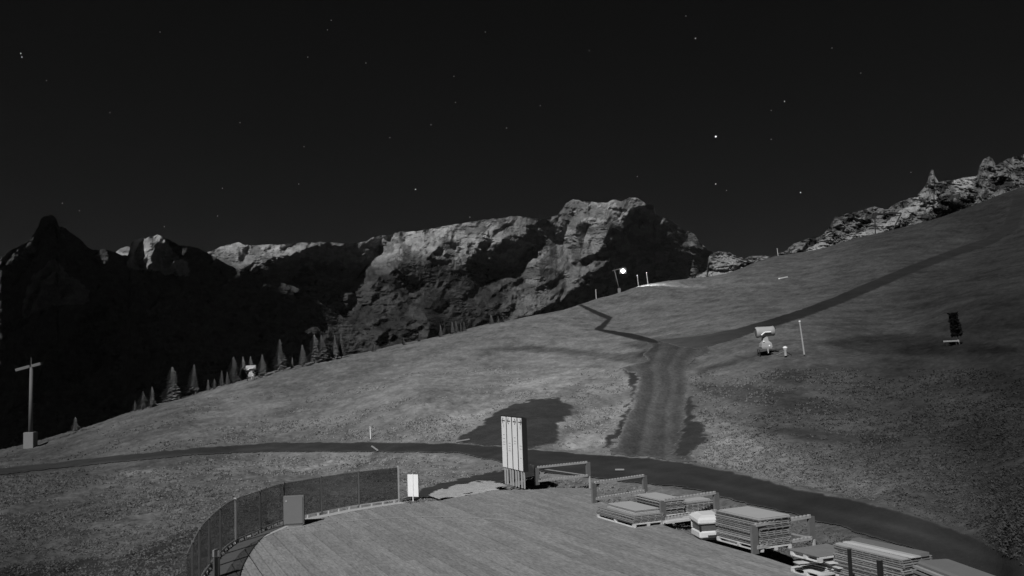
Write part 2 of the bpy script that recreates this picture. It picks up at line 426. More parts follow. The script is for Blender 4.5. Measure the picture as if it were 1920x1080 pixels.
tone *= 1 + 0.42 * fbm(Xg * .22, Yg * .16, 31) + 0.5 * fbm(Xg * .9, Yg * .6, 32, 5, .65)
onpath = np.zeros(PXg.shape, bool)
for pl in (ROAD, PATH, ZIG, TRACK, PATCH, PATCH2, PATCH3): onpath |= inpoly(PXg, PYg, pl)
bumpy = np.abs(fbm(Xg * .8, Yg * .8, 41, 4)) * 0.22 + 0.07 * vnoise(Xg * 2.3, Yg * 2.3, 42)
bumpy *= np.clip(Yg / 30, .5, 1.6)
pm = blur(blur(onpath.astype(float), 8, 0), 8, 1)
pm = np.clip(pm * 3.5, 0, 1)
Zt = Zg - (.01 * pm + bumpy * (1 - pm))
# broad undulation of the rough ground
# the terrace is dug into the ground
DK = [at_z(a, b) for a, b in ((749, 941), (700, 948), (649, 956), (570, 972), (527, 982), (480, 1002), (440, 1020), (415, 1040), (390, 1070), (372, 1100), (350, 1160))]
DK_BACK = [at_z(a, b) for a, b in ((1700, 1190), (1640, 1110), (1400, 1034), (1235, 982), (1118, 938), (1106, 915), (1040, 915), (1000, 918), (930, 919), (830, 937), (770, 944))]
DECK = [(p.x, p.y) for p in DK] + [(p.x, p.y) for p in DK_BACK]
indeck = inpoly(Xg, Yg, DECK)
Zt = np.where(indeck, np.minimum(Zt, -0.22), Zt)
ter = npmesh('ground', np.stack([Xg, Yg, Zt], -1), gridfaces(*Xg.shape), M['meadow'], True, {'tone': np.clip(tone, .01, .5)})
props(ter, kind='structure')

# far valley floor, out to the horizon behind the mountains
vf = npmesh('valley_floor', [(-60000, -20000, -500), (60000, -20000, -500), (60000, 60000, -500), (-60000, 60000, -500)], [(0, 1, 2, 3)], M['valley'], False)
props(vf, kind='structure')

def sheet(name, poly, m, lift=.03, wamp=2.0, wfreq=.5, rows=300, step=1.6, base=None, feather=4, tonefn=None):
    pts = [hit(a, min(b, 1140)) for a, b in poly]
    us = [p.x / p.y for p in pts]; vs = [math.log(p.y) for p in pts]
    nc = int((max(us) - min(us)) * F / step) + 8
    u = np.linspace(min(us) - .006, max(us) + .006, nc); v = np.linspace(min(vs) - .04, max(vs) + .04, rows)
    Us, Vs = np.meshgrid(u, v)
    Y = np.exp(Vs); X = Us * Y; Z = HC + ter_e(Us, Vs) * Y
    px, py = proj(X, Y, Z)
    k = np.clip(60 / Y, .3, 1.6)
    a = px + 2.4 * wamp * fbm(X * wfreq, Y * wfreq, 5) * k; b = py + wamp * fbm(X * wfreq, Y * wfreq, 6) * k
    a = a + 1.3 * wamp * fbm(X * 2.7, Y * 2.1, 7) * k; b = b + .7 * wamp * fbm(X * 2.7, Y * 2.1, 8) * k
    ins = inpoly(a, b, poly) & ~inpoly(X, Y, DECK)
    fc = gridfaces(*X.shape)
    keep = ins.ravel()[fc].sum(1) >= 3
    fc = fc[keep]
    used = np.unique(fc); idx = np.full(X.size, -1); idx[used] = np.arange(len(used))
    at = {}
    if base:
        w = blur(blur(ins.astype(float), feather, 0), feather, 1)
        w = np.clip((w - .5) * 2.1, 0, 1) ** .8
        bt = base * (1 + .25 * fbm(X * .35, Y * .2, 61, 5, .6)) * (tonefn(px, py, X, Y) if tonefn else 1)
        gt = tone_at(px, py) * (1 + .5 * fbm(X * .9, Y * .6, 32, 5, .65))
        w = np.clip(w + .35 * fbm(X * 1.6, Y * 1.2, 62, 4) * (1 - w) * 2, 0, 1)
        at = {'tone': (w * bt + (1 - w) * gt).ravel()[used]}
    Vv = np.stack([X.ravel(), Y.ravel(), Z.ravel() + lift + .00015 * Y.ravel()], -1)[used]
    o = npmesh(name, Vv, idx[fc], m, True, at)
    props(o, kind='structure'); return o
def ruts(px, py, X, Y):
    le = np.interp(py, [640, 690, 700, 740, 780, 820, 855], [1205, 1190, 1200, 1196, 1182, 1166, 1145]); ri = np.interp(py, [640, 690, 730, 770, 810, 860], [1325, 1288, 1290, 1282, 1287, 1300])
    t = (px - le) / (ri - le) + .03 * fbm(Y * .12, Y * 0, 64, 3)
    v = 1 + .16 * np.cos(2 * np.pi * t * 3.0) - .28 * np.exp(-((t - .27) / .05) ** 2) - .28 * np.exp(-((t - .62) / .05) ** 2) + .12 * np.exp(-((t - .44) / .08) ** 2)
    return v * (1 - .25 * np.clip((700 - py) / 50, 0, 1))
def crown_strip(px, py, X, Y):
    c = np.interp(px, [0, 500, 960, 1100, 1300, 1500, 1700, 1900], [885, 841, 856, 873, 900, 948, 996, 1060])
    return 1 + .35 * np.exp(-((py - c) / (2 + .004 * np.maximum(px - 300, 0))) ** 2) * (.6 + fbm(X * .5, Y * .5, 65, 3)) - .25 * np.clip((px - 1200) / 500, 0, 1)
sheet('bare_soil', PATCH, M['soil'], .010, 6, .9, base=.052, feather=5)
sheet('bare_soil', PATCH2, M['soil'], .026, 6, .9, base=.05, feather=5)
sheet('bare_soil', PATCH3, M['soil'], .010, 6, .9, base=.05, feather=4)
sheet('dirt_track', TRACK, M['track'], .018, 5, .6, base=.092, feather=9, tonefn=ruts)
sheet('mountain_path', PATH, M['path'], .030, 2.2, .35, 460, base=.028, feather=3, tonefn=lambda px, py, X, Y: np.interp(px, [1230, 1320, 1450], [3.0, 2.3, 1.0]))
sheet('mountain_path', ZIG, M['path'], .028, 1.4, .35, base=.028, feather=2)
sheet('road', ROAD, M['road'], .034, 2.5, .6, 620, base=.040, feather=4, tonefn=crown_strip)
sheet('screen_shadow_strip', [(752, 940), (790, 918), (860, 899), (940, 884), (1000, 872), (1010, 893), (940, 905), (860, 916), (800, 934)], M['road'], .042, 3, .8, base=.045, feather=3)  # dark sheet painted in as the wind screen's cast shadow beyond its end post
sheet('gravel_strip', [(800, 932), (820, 922), (860, 912), (905, 904), (940, 908), (952, 914), (925, 923), (870, 933), (820, 937)], M['gravel'], .08, 4, 2.0)
sheet('pale_road_mark', [(1153, 882), (1171, 882), (1171, 885), (1153, 885)], M['rail'], .09, 0, 1)

# grass tufts near enough to show their blades
def tufts():
    rng = np.random.default_rng(5)
    n = 120000
    px = rng.uniform(-60, 1980, n); py = rng.uniform(690, 1100, n)
    u, e = ray(px, py)
    vv = np.linspace(math.log(20), math.log(125), 40)
    ok = np.zeros(n, bool); Yh = np.zeros(n)
    prev = None
    for v in vv:
        d = ter_e(u, np.full(n, v)) - e
        if prev is not None:
            c = (~ok) & (prev < 0) & (d >= 0)
            t = np.where(c, -prev / np.where(c, d - prev, 1), 0)
            Yh = np.where(c, np.exp(v - (1 - t) * (vv[1] - vv[0])), Yh); ok |= c
        prev = d
    for pl in (ROAD, PATH, ZIG, TRACK, PATCH, PATCH2, PATCH3): ok &= ~inpoly(px, py, pl)
    X = u * Yh; Y = Yh
    ok &= ~inpoly(X, Y, DECK)
    cl = .55 * vnoise(X * .22, Y * .16, 77) + .45 * vnoise(X * .9, Y * .7, 78)
    ok &= (cl + rng.uniform(-.18, .18, n)) > .42 + .28 * np.clip((Y - 45) / 60, 0, 1)
    X = X[ok]; Y = Y[ok]; px = px[ok]; py = py[ok]; n = len(X)
    Z = ter_z(X, Y) - np.abs(fbm(X * .8, Y * .8, 41, 4)) * 0.22 * np.clip(Y / 30, .5, 1.6) - .05
    tn = tone_at(px, py) * rng.uniform(1.8, 2.5, n)
    Vs = []; Ts = []
    for b in range(3):
        a = rng.uniform(0, 2 * np.pi, n); h = rng.uniform(.03, .10, n) * np.clip(Y / 45, .8, 1.9); w = rng.uniform(.03, .07, n) * np.clip(Y / 45, .8, 1.9)
        ox = rng.uniform(-.1, .1, n); oy = rng.uniform(-.1, .1, n); lx = rng.uniform(-.12, .12, n); ly = rng.uniform(-.12, .12, n)
        p0 = np.stack([X + ox - w * np.cos(a), Y + oy - w * np.sin(a), Z], -1)
        p1 = np.stack([X + ox + w * np.cos(a), Y + oy + w * np.sin(a), Z], -1)
        p2 = np.stack([X + ox + lx, Y + oy + ly, Z + h], -1)
        Vs.append(np.stack([p0, p1, p2], 1).reshape(-1, 3)); Ts.append(np.repeat(tn, 3))
    Vv = np.concatenate(Vs); T = np.concatenate(Ts)
    o = npmesh('grass', Vv, np.arange(len(Vv)).reshape(-1, 3), M['blade'], False, {'tone': T})
    props(o, 'short tufted grass growing over the meadow and along the road verge', 'grass', None, 'stuff')
tufts()

# ------------------------------------------------------------------ mountains
def mountain(name, sky, base_py, x0, x1, Yfar, Ynear, dark, m, alb, label, step=1.7, rows=150, lit_default=True, lit=(), amp=1.0, back=1.15, seed=0, g=1.9, ret=70.0, rough=1.0, pw=1.0, lgx=-.5, dgz=0.0, lgz=1.0, lam=.35, mot=16, crack=.30, gap=.34, force=(), hi=1e9):
    """A relief built from ridges and faces: faces turned from the moon recede to the right, the others come back."""
    cols = int((x1 - x0) / step)
    xs = np.linspace(x0, x1, cols)
    sx = np.array([p[0] for p in sky], float); sy = np.array([p[1] for p in sky], float)
    sk = np.interp(xs, sx, sy)
    sk = sk + rough * (2.2 * fbm(xs / 22, xs * 0, seed + 1, 4) + 1.2 * fbm(xs / 5, xs * 0, seed + 2, 3))
    by = np.interp(xs, [p[0] for p in base_py], [p[1] for p in base_py]) if isinstance(base_py, (list, tuple)) else np.full(cols, float(base_py))
    s = np.linspace(0, 1, rows)[:, None]
    PY = by[None] * (1 - s) + sk[None] * s
    PX = np.repeat(xs[None], rows, 0)
    wxp = PX + rough * (6 * fbm(PX / 18, PY / 14, seed + 3, 4)); wyp = PY + rough * (6 * fbm(PX / 18, PY / 14, seed + 4, 4))
    D = np.full(PX.shape, 0.0 if lit_default else 1.0)
    for pl in dark: D[inpoly(wxp, wyp, pl)] = 1.0
    for pl in lit: D[inpoly(wxp, wyp, pl)] = 0.0
    fn = fbm(PX / mot, PY / (mot * .62), seed + 20, 5, .6)
    D = np.where((D < .5) & (fn > crack), 1.0, np.where((D > .5) & (fn < -gap), 0.0, D))
    for pl in force: D[inpoly(wxp, wyp, pl)] = 0.0
    u, e = ray(PX, PY)
    # surface gradients: turned faces recede to the right and stand steep, open faces lean back
    Ym = .5 * (Ynear + Yfar); hx = step * Ym / F; hy = float((by - sk).mean()) / rows * Ym / F
    gx = np.where(D > .5, g, lgx); gz = np.where(D > .5, dgz, lgz)
    mz = float(gz.mean()); gz = gz - mz; mx_ = 0.0
    div = np.zeros(PX.shape)
    div[:, 1:] += (gx[:, 1:] - gx[:, :-1]) / hx
    div[1:, :] += lam * (gz[1:, :] - gz[:-1, :]) / hy
    # boundary flux terms
    div[:, 0] += gx[:, 0] / hx; div[:, -1] -= gx[:, -1] / hx
    div[0, :] += lam * gz[0, :] / hy; div[-1, :] -= lam * gz[-1, :] / hy
    d2 = np.concatenate([div, div[:, ::-1]], 1); d2 = np.concatenate([d2, d2[::-1]], 0)
    Fh = np.fft.fft2(d2)
    ky = 2 * np.cos(2 * np.pi * np.arange(d2.shape[0]) / d2.shape[0]) - 2
    kx = 2 * np.cos(2 * np.pi * np.arange(d2.shape[1]) / d2.shape[1]) - 2
    den = kx[None] / hx ** 2 + lam * ky[:, None] / hy ** 2; den[0, 0] = 1
    Fh = Fh / den; Fh[0, 0] = 0
    R = np.real(np.fft.ifft2(Fh))[:rows, :cols]
    zz = (by[None] - PY) * Ym / F
    Yb = Ym + R + mz * (zz - zz.mean())
    lo_ = Ynear * .62
    Yb = lo_ + np.logaddexp(0, (Yb - lo_) / (Ynear * .1)) * (Ynear * .1)
    if hi < 1e8: Yb = hi - np.logaddexp(0, (hi - Yb) / 120) * 120
    print(name, 'depth', int(Yb.min()), int(Yb.max()), 'dark share', round(float(D.mean()), 2))
    Yb = blur(blur(Yb, 1, 0), 1, 1)
    # crag relief: gullies and ledges
    X = u * Yb; Zz = HC + e * Yb
    sc = Yfar / 6000.0
    n1 = 1 - np.abs(fbm(X / (260 * sc), Zz / (420 * sc), seed + 5, 5, .55)) * 2
    n2 = fbm(X / (70 * sc), Zz / (45 * sc), seed + 6, 4)
    n3 = 1 - 2 * np.abs(fbm(X / (34 * sc) + Zz / (60 * sc), Zz / (15 * sc), seed + 8, 4, .6))
    st = fbm(X / (420 * sc), Zz / (26 * sc) + X / (900 * sc), seed + 12, 3, .6)
    Yb = Yb - amp * sc * (80 * n1 + 24 * n2 + 20 * n3 + 26 * st)
    X = u * Yb; Zz = HC + e * Yb
    tone = alb(PX + 10 * fbm(PX / 25, PY / 12, seed + 9), PY + 8 * fbm(PX / 25, PY / 12, seed + 10), sk[None])
    tone = tone * (1 + .5 * fbm(PX / 9, PY / 5, seed + 11, 4))
    # the back of the mountain
    V = [np.stack([X, Yb, Zz], -1)]
    T = [tone]
    for k in range(1, 9):
        f = k / 8.0
        cmx = Yb.max(0); Yk = np.maximum(Yb[-1], cmx * 1.01) * (1 + (back - 1) * f)
        Zk = (Zz[-1] * Yk / Yb[-1]) * (1 - f) * (1 - .02 * f) + (-500) * f - (Yk > 0) * 12.0
        V.append(np.stack([u[-1] * Yk, Yk, Zk], -1)[None]); T.append(tone[-1:][:])
    V = np.concatenate(V, 0); T = np.concatenate(T, 0)
    # skirt down to the valley floor
    sk0 = V[:1].copy(); sk0[..., 2] = np.minimum(-500, sk0[..., 2]); V = np.concatenate([sk0, V], 0); T = np.concatenate([T[:1], T], 0)
    o = npmesh(name, V, gridfaces(V.shape[0], V.shape[1]), m, False, {'tone': np.clip(T, .01, .6)})
    props(o, label, None, None, 'structure')
    return o

SKY_M = [(180, 500), (205, 484), (218, 472), (228, 465), (240, 462), (252, 470), (300, 500), (340, 495), (365, 484), (380, 477), (395, 470), (410, 465), (430, 458), (447, 454), (458, 459), (470, 460), (510, 459), (560, 455), (600, 453), (640, 455),
         (665, 457), (690, 451), (700, 445), (740, 437), (790, 432), (810, 428), (860, 420), (910, 412), (960, 406), (985, 407), (1005, 409), (1015, 411), (1045, 404), (1055, 391), (1062, 381), (1075, 374), (1085, 376), (1092, 379), (1110, 378),
         (1140, 380), (1148, 375), (1165, 376), (1180, 371), (1195, 371), (1207, 379), (1212, 384), (1225, 385), (1230, 404), (1240, 407), (1260, 413), (1280, 430), (1300, 438), (1320, 460), (1330, 471), (1350, 474), (1380, 482), (1420, 500), (1500, 540), (1560, 560)]
DARK_M = [[(455, 470), (463, 458), (473, 461), (464, 480), (452, 492), (445, 488)],
          [(440, 512), (455, 503), (480, 490), (520, 483), (560, 471), (600, 463), (650, 458), (665, 459), (690, 466), (715, 481), (700, 489), (684, 500), (674, 520), (660, 528), (640, 533), (600, 528), (594, 535), (590, 516), (575, 508), (558, 525), (556, 545), (480, 530)],
          [(735, 478), (750, 472), (770, 475), (790, 485), (802, 495), (795, 508), (780, 505), (760, 520), (745, 505)],
          [(822, 460), (840, 458), (857, 470), (875, 462), (900, 477), (925, 478), (930, 465), (945, 445), (960, 442), (985, 452), (983, 420), (1010, 416), (1030, 437), (1048, 450), (1047, 460), (1062, 475), (1065, 490), (1075, 500), (1055, 515), (1030, 521), (1012, 522),
           (1005, 495), (990, 464), (980, 482), (970, 500), (940, 510), (915, 530), (900, 532), (870, 528), (840, 530), (820, 520), (825, 495), (830, 480)],
          [(1142, 393), (1150, 400), (1158, 412), (1174, 411), (1176, 398), (1188, 387), (1205, 385), (1222, 383), (1234, 400), (1250, 405), (1266, 412), (1288, 430), (1290, 440), (1288, 455), (1292, 462), (1320, 464), (1500, 472), (1500, 600), (1180, 640), (1000, 620), (960, 600),
           (1000, 586), (1050, 565), (1065, 550), (1088, 538), (1090, 516), (1105, 508), (1146, 490), (1145, 478), (1110, 488), (1090, 497), (1075, 492), (1082, 485), (1105, 478), (1120, 474), (1130, 460), (1133, 440), (1131, 418), (1140, 410)],
          [(1078, 420), (1090, 416), (1097, 425), (1097, 448), (1087, 470), (1080, 440)], [(1052, 408), (1062, 402), (1077, 404), (1072, 411), (1058, 412)], [(1035, 410), (1046, 406), (1046, 415), (1038, 416)],
          [(780, 572), (830, 590), (880, 602), (960, 605), (1000, 590), (960, 660), (830, 660), (800, 650), (806, 610), (795, 585)],
          [(735, 478), (770, 474), (800, 488), (822, 462), (857, 470), (900, 478), (930, 465), (960, 442), (985, 452), (985, 500), (960, 505), (915, 532), (840, 532), (790, 515), (760, 522)], [(690, 500), (740, 520), (800, 515), (825, 530), (760, 541), (700, 536)], [(590, 545), (640, 552), (665, 560), (660, 575), (630, 570), (600, 560)], [(1112, 402), (1120, 398), (1124, 410), (1116, 414)], [(1000, 540), (1025, 530), (1050, 520), (1060, 525), (1030, 545)]]
LIT_M = [[(556, 535), (575, 507), (592, 514), (598, 540), (640, 556), (700, 560), (770, 552), (760, 575), (715, 640), (690, 640), (640, 592), (600, 564)], [(700, 540), (800, 540), (900, 548), (1000, 545), (990, 575), (880, 590), (780, 562)], [(858, 456), (866, 455), (876, 470), (874, 490), (866, 490)], [(1285, 445), (1296, 440), (1310, 452), (1322, 462), (1292, 462)], [(978, 500), (990, 462), (992, 480), (1005, 500), (1000, 520), (980, 525)]]
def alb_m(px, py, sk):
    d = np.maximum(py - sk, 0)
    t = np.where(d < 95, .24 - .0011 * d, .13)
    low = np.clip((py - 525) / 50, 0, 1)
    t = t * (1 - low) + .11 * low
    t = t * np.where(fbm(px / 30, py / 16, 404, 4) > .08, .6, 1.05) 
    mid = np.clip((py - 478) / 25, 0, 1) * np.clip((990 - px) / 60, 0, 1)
    t = t * (1 - .6 * mid)  # shade of the cliff band below the rim mixed into the rock colour
    return t * (1 - .5 * np.clip((px - 1150) / 100, 0, 1) * np.clip((py - 400) / 30, 0, 1))  # shade on the summit's right flank likewise put into the colour
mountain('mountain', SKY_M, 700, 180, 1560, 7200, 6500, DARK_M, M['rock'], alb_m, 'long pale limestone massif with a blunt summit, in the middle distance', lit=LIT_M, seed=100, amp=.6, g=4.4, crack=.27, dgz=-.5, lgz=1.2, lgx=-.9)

SKY_N = [(-700, 560), (-300, 500), (-100, 520), (0, 485), (20, 470), (50, 455), (62, 440), (71, 427), (76, 412), (84, 404), (98, 403), (106, 409), (110, 425), (122, 425), (132, 435), (150, 447), (160, 459), (172, 467), (200, 469), (215, 471), (228, 478), (240, 480),
         (246, 456), (255, 450), (265, 446), (273, 449), (280, 443), (295, 440), (310, 447), (340, 460), (365, 463), (385, 472), (420, 492), (450, 508), (500, 520), (556, 540), (600, 566), (640, 592), (680, 625), (712, 652), (760, 690), (900, 760)]
LIT_N = [[(75, 510), (95, 495), (108, 505), (125, 512), (150, 540), (160, 550), (140, 560), (115, 562), (100, 540), (72, 525)], [(45, 580), (60, 550), (100, 545), (110, 562), (75, 590), (40, 615), (35, 610)],
         [(150, 600), (180, 570), (225, 580), (226, 620), (190, 690), (140, 720), (60, 740), (80, 680), (120, 660)], [(0, 482), (50, 458), (58, 462), (20, 478), (0, 490)],
         [(250, 488), (254, 466), (268, 452), (277, 450), (291, 467), (286, 480), (275, 489)], [(304, 480), (310, 477), (320, 480), (326, 490), (318, 500), (306, 495)], [(331, 500), (338, 499), (345, 509), (335, 508)],
         [(500, 615), (520, 612), (550, 640), (540, 645), (510, 632)], [(-700, 400), (0, 400), (0, 800), (-700, 800)]]
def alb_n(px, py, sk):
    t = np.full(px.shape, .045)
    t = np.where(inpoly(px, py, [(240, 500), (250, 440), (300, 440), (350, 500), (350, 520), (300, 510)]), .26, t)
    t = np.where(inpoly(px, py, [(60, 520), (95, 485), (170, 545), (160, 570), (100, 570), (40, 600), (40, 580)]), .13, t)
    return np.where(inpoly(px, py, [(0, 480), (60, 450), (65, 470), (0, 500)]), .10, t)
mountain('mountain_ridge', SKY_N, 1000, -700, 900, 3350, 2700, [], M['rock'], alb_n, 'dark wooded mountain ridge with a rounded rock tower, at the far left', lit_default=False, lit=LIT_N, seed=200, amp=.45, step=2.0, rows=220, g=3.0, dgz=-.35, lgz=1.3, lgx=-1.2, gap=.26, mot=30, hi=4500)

SKY_O = [(1200, 560), (1260, 534), (1285, 524), (1300, 517), (1315, 511), (1325, 506), (1329, 480), (1340, 475), (1355, 472), (1370, 475), (1380, 482), (1395, 486), (1410, 478), (1425, 480), (1437, 479), (1450, 481), (1470, 471), (1490, 456), (1510, 450), (1530, 447), (1545, 438),
         (1555, 425), (1565, 405), (1580, 405), (1595, 398), (1610, 395), (1622, 392), (1640, 387), (1650, 391), (1665, 394), (1675, 385), (1690, 378), (1705, 372), (1715, 367), (1725, 360), (1735, 350), (1741, 335), (1745, 319), (1750, 318), (1753, 330), (1760, 341), (1775, 337),
         (1790, 336), (1815, 332), (1832, 330), (1837, 310), (1845, 298), (1855, 293), (1862, 298), (1868, 308), (1880, 302), (1900, 295), (1920, 289), (2000, 262), (2200, 240), (2600, 200)]
SCREE = [[(1480, 470), (1520, 462), (1545, 445), (1556, 432), (1566, 446), (1562, 462), (1520, 476)], [(1560, 462), (1600, 442), (1640, 428), (1672, 408), (1690, 392), (1715, 374), (1738, 356), (1752, 366), (1758, 380), (1745, 392), (1705, 403), (1684, 414), (1676, 432), (1600, 448)],
         [(1784, 338), (1830, 331), (1828, 345), (1812, 355), (1795, 362), (1787, 352)], [(1330, 480), (1360, 474), (1400, 488), (1380, 498), (1340, 505)], [(1250, 530), (1330, 510), (1400, 500), (1440, 480), (1440, 500), (1300, 530)]]
def alb_o(px, py, sk):
    n = fbm(px / 14, py / 9, 303, 4)
    t = np.where(n > -.02, .15, .045)
    for pl in SCREE: t = np.where(inpoly(px, py, pl), .25, t)
    return t
DARK_O = [[(1762, 345), (1790, 338), (1788, 352), (1800, 362), (1780, 364), (1770, 355)], [(1740, 395), (1800, 370), (1870, 350), (1860, 370), (1780, 400), (1700, 420)], [(1600, 400), (1650, 402), (1640, 412), (1600, 412)],
          [(1690, 408), (1760, 396), (1770, 415), (1680, 428)], [(1868, 300), (1876, 318), (1862, 325), (1860, 312)], [(1810, 370), (1830, 345), (1850, 330), (1845, 345), (1825, 368)], [(1550, 440), (1562, 418), (1570, 430), (1560, 445)]]
mountain('rocky_crag', SKY_O, [(1200, 600), (1450, 560), (1920, 480), (2600, 420)], 1200, 2600, 1000, 780, DARK_O, M['crag'], alb_o, 'broken rocky crag with pale scree, rising behind the right meadow', step=1.2, rows=110, seed=300, amp=1.1, back=1.3, ret=25, rough=1.3, g=3.0, mot=11, crack=.16, gap=.3, force=SCREE)

# ------------------------------------------------------------------ the terrace
PA = Vector((0.40, -0.9165, 0)); PB = Vector((0.9165, 0.40, 0)); RZ = math.atan2(PB.y, PB.x)   # board direction and across it
def pf(a, b, z=0): return PA * a + PB * b + Vector((0, 0, z))
deck = thing('terrace_deck', None, None, (0, 0, 0), RZ)
RI = Matrix.Rotation(-RZ, 3, 'Z')
deck['kind'] = 'structure'
npts = len(DECK)
und = MB(); und.add([RI @ Vector((x, y, -.10)) for x, y in DECK] + [RI @ Vector((x, y, -.35)) for x, y in DECK],
                    [tuple(range(npts))] + [(i, (i + 1) % npts, npts + (i + 1) % npts, npts + i) for i in range(npts)])
und.build('underlay', M['under'], deck)
def scan(bc):
    """range of the deck along the boards at across-coordinate bc"""
    r = []
    for i in range(npts):
        p = Vector((*DECK[i], 0)); q = Vector((*DECK[(i + 1) % npts], 0))
        b0 = p.dot(PB); b1 = q.dot(PB)
        if (b0 > bc) != (b1 > bc):
            t = (bc - b0) / (b1 - b0); r.append(p.lerp(q, t).dot(PA))
    return sorted(r)
bmin = min(Vector((*p, 0)).dot(PB) for p in DECK); bmax = max(Vector((*p, 0)).dot(PB) for p in DECK)
BW, BL = .33, 4.6; random.seed(11)
nb = 0; b = bmin + .05; k = 0
while b < bmax - .3:
    GP = (.022, .034, .018, .042)[k % 4] * random.uniform(.8, 1.2)
    s0 = scan(b + GP); s1 = scan(b + BW - .006)
    if len(s0) >= 2 and len(s1) >= 2:
        a0, a1 = s0[0], s0[-1]; c0, c1 = s1[0], s1[-1]
        st = math.floor(min(a0, c0) / BL) * BL + (k % 2) * BL / 2 - BL + random.uniform(-.05, .05)
        while st < max(a1, c1):
            e0 = max(st, a0); e1 = min(st + BL - .03, a1); f0 = max(st, c0); f1 = min(st + BL - .03, c1)
            if e1 - e0 > .15 and f1 - f0 > .15:
                z = 0
                P = [RI @ q for q in (pf(e0, b + GP), pf(e1, b + GP), pf(f1, b + BW - .006), pf(f0, b + BW - .006))]
                mb = MB()
                mb.add([p + Vector((0, 0, z)) for p in P] + [p + Vector((0, 0, z - .05)) for p in P], [(0, 1, 2, 3), (0, 4, 5, 1), (1, 5, 6, 2), (2, 6, 7, 3), (3, 7, 4, 0)])
                mb.build('board', M['board'], deck); nb += 1
            st += BL
    b += BW; k += 1
print('boards', nb)
# flush pale ring let into the deck
rc = Vector((-4.7, 30.3, 0)); mb = MB(); RR = 6.45
aa = [math.radians(t) for t in range(38, 150, 3)]
vs = []
for t in aa:
    for r in (RR - .08, RR + .08): vs.append(RI @ Vector((rc.x + r * math.cos(t), rc.y + r * math.sin(t), .006)))
mb.add(vs, [(2 * i, 2 * i + 1, 2 * i + 3, 2 * i + 2) for i in range(len(aa) - 1)])
mb.build('ring_inlay', M['stone'], deck)
def kerb():
    P = [Vector((p.x, p.y)) for p in DK]; vs = []
    for i, p in enumerate(P):
        d = (P[min(i + 1, len(P) - 1)] - P[max(i - 1, 0)]).normalized(); n = Vector((-d.y, d.x))
        for o in (.08, .60): vs.append(RI @ Vector((p.x + n.x * o, p.y + n.y * o, .008)))
    mb = MB(); mb.add(vs, [(2 * i, 2 * i + 1, 2 * i + 3, 2 * i + 2) for i in range(len(P) - 1)])
    mb.build('edge_kerb', M['kerb'], deck)
kerb()

# ------------------------------------------------------------------ curved wind screen
scr = thing('wind_screen', 'long curved dark windbreak screen standing along the left edge of the deck', 'wind screen', (DK[0].x, DK[0].y, 0))
pts = [Vector((p.x, p.y)) for p in DK]
def catmull(P, n):
    out = []
    for i in range(len(P) - 1):
        p0 = P[max(i - 1, 0)]; p1 = P[i]; p2 = P[i + 1]; p3 = P[min(i + 2, len(P) - 1)]
        for j in range(n):
            t = j / n
            out.append(.5 * ((2 * p1) + (p2 - p0) * t + (2 * p0 - 5 * p1 + 4 * p2 - p3) * t * t + (3 * p1 - p0 - 3 * p2 + p3) * t ** 3))
    out.append(P[-1]); return out
cv = catmull(pts, 10)
L_ = [0]
for i in range(1, len(cv)): L_.append(L_[-1] + (cv[i] - cv[i - 1]).length)
def on(s):
    s = min(max(s, 0), L_[-1] - 1e-4)
    i = max(0, np.searchsorted(L_, s) - 1); t = (s - L_[i]) / (L_[i + 1] - L_[i])
    d = (cv[i + 1] - cv[i]).normalized()
    return cv[i].lerp(cv[i + 1], t), d
SO = Vector((DK[0].x, DK[0].y, 0))
PLN = 2.05; s = 0.04; kk = 0
while s < L_[-1] - .3:
    e = min(s + PLN, L_[-1]); mb = MB(); vs = []
    n = 6
    for i in range(n + 1):
        p, d = on(s + .02 + (e - s - .04) * i / n); nrm = Vector((-d.y, d.x))
        for off in (0, .02):
            for z in (.13, 1.55): vs.append(Vector((p.x + nrm.x * off, p.y + nrm.y * off, z)) - SO)
    fs = []
    for i in range(n):
        a = i * 4; c = a + 4
        fs += [(a, a + 1, c + 1, c), (a + 2, c + 2, c + 3, a + 3), (a + 1, a + 3, c + 3, c + 1), (a, c, c + 2, a + 2)]
    fs += [(0, 2, 3, 1), (4 * n, 4 * n + 1, 4 * n + 3, 4 * n + 2)]
    mb.add(vs, fs); mb.build('screen_panel', M['screen'], scr)
    p, d = on(s)
    MB().box(Vector((p.x, p.y, .80)) - SO, (.07, .07, 1.62 if kk else 1.66), math.atan2(d.y, d.x)).build('post', M['steel'] if kk in (0, 5) else M['dsteel'], scr)
    s += PLN; kk += 1
for nm, z0, h, w, m in (('top_rail', 1.555, .018, .03, M['dsteel']), ('bottom_rail', .09, .05, .06, M['steel'])):
    mb = MB(); vs = []; n = 90
    for i in range(n + 1):
        p, d = on(L_[-1] * i / n); nrm = Vector((d.y, -d.x))
        for off in (-w / 2, w / 2):
            for z in (z0, z0 + h): vs.append(Vector((p.x + nrm.x * off, p.y + nrm.y * off, z)) - SO)
    fs = []
    for i in range(n):
        a = i * 4; c = a + 4
        fs += [(a, a + 1, c + 1, c), (a + 2, c + 2, c + 3, a + 3), (a + 1, a + 3, c + 3, c + 1), (a, c, c + 2, a + 2)]
    mb.add(vs, fs); mb.build(nm, m, scr)
s = .3
while s < L_[-1]:
    p, d = on(s); nrm = Vector((-d.y, d.x))
    MB().box(Vector((p.x + nrm.x * .05, p.y + nrm.y * .05, .055)) - SO, (.06, .10, .11), math.atan2(d.y, d.x)).build('bracket', M['steel'], scr)
    s += .58

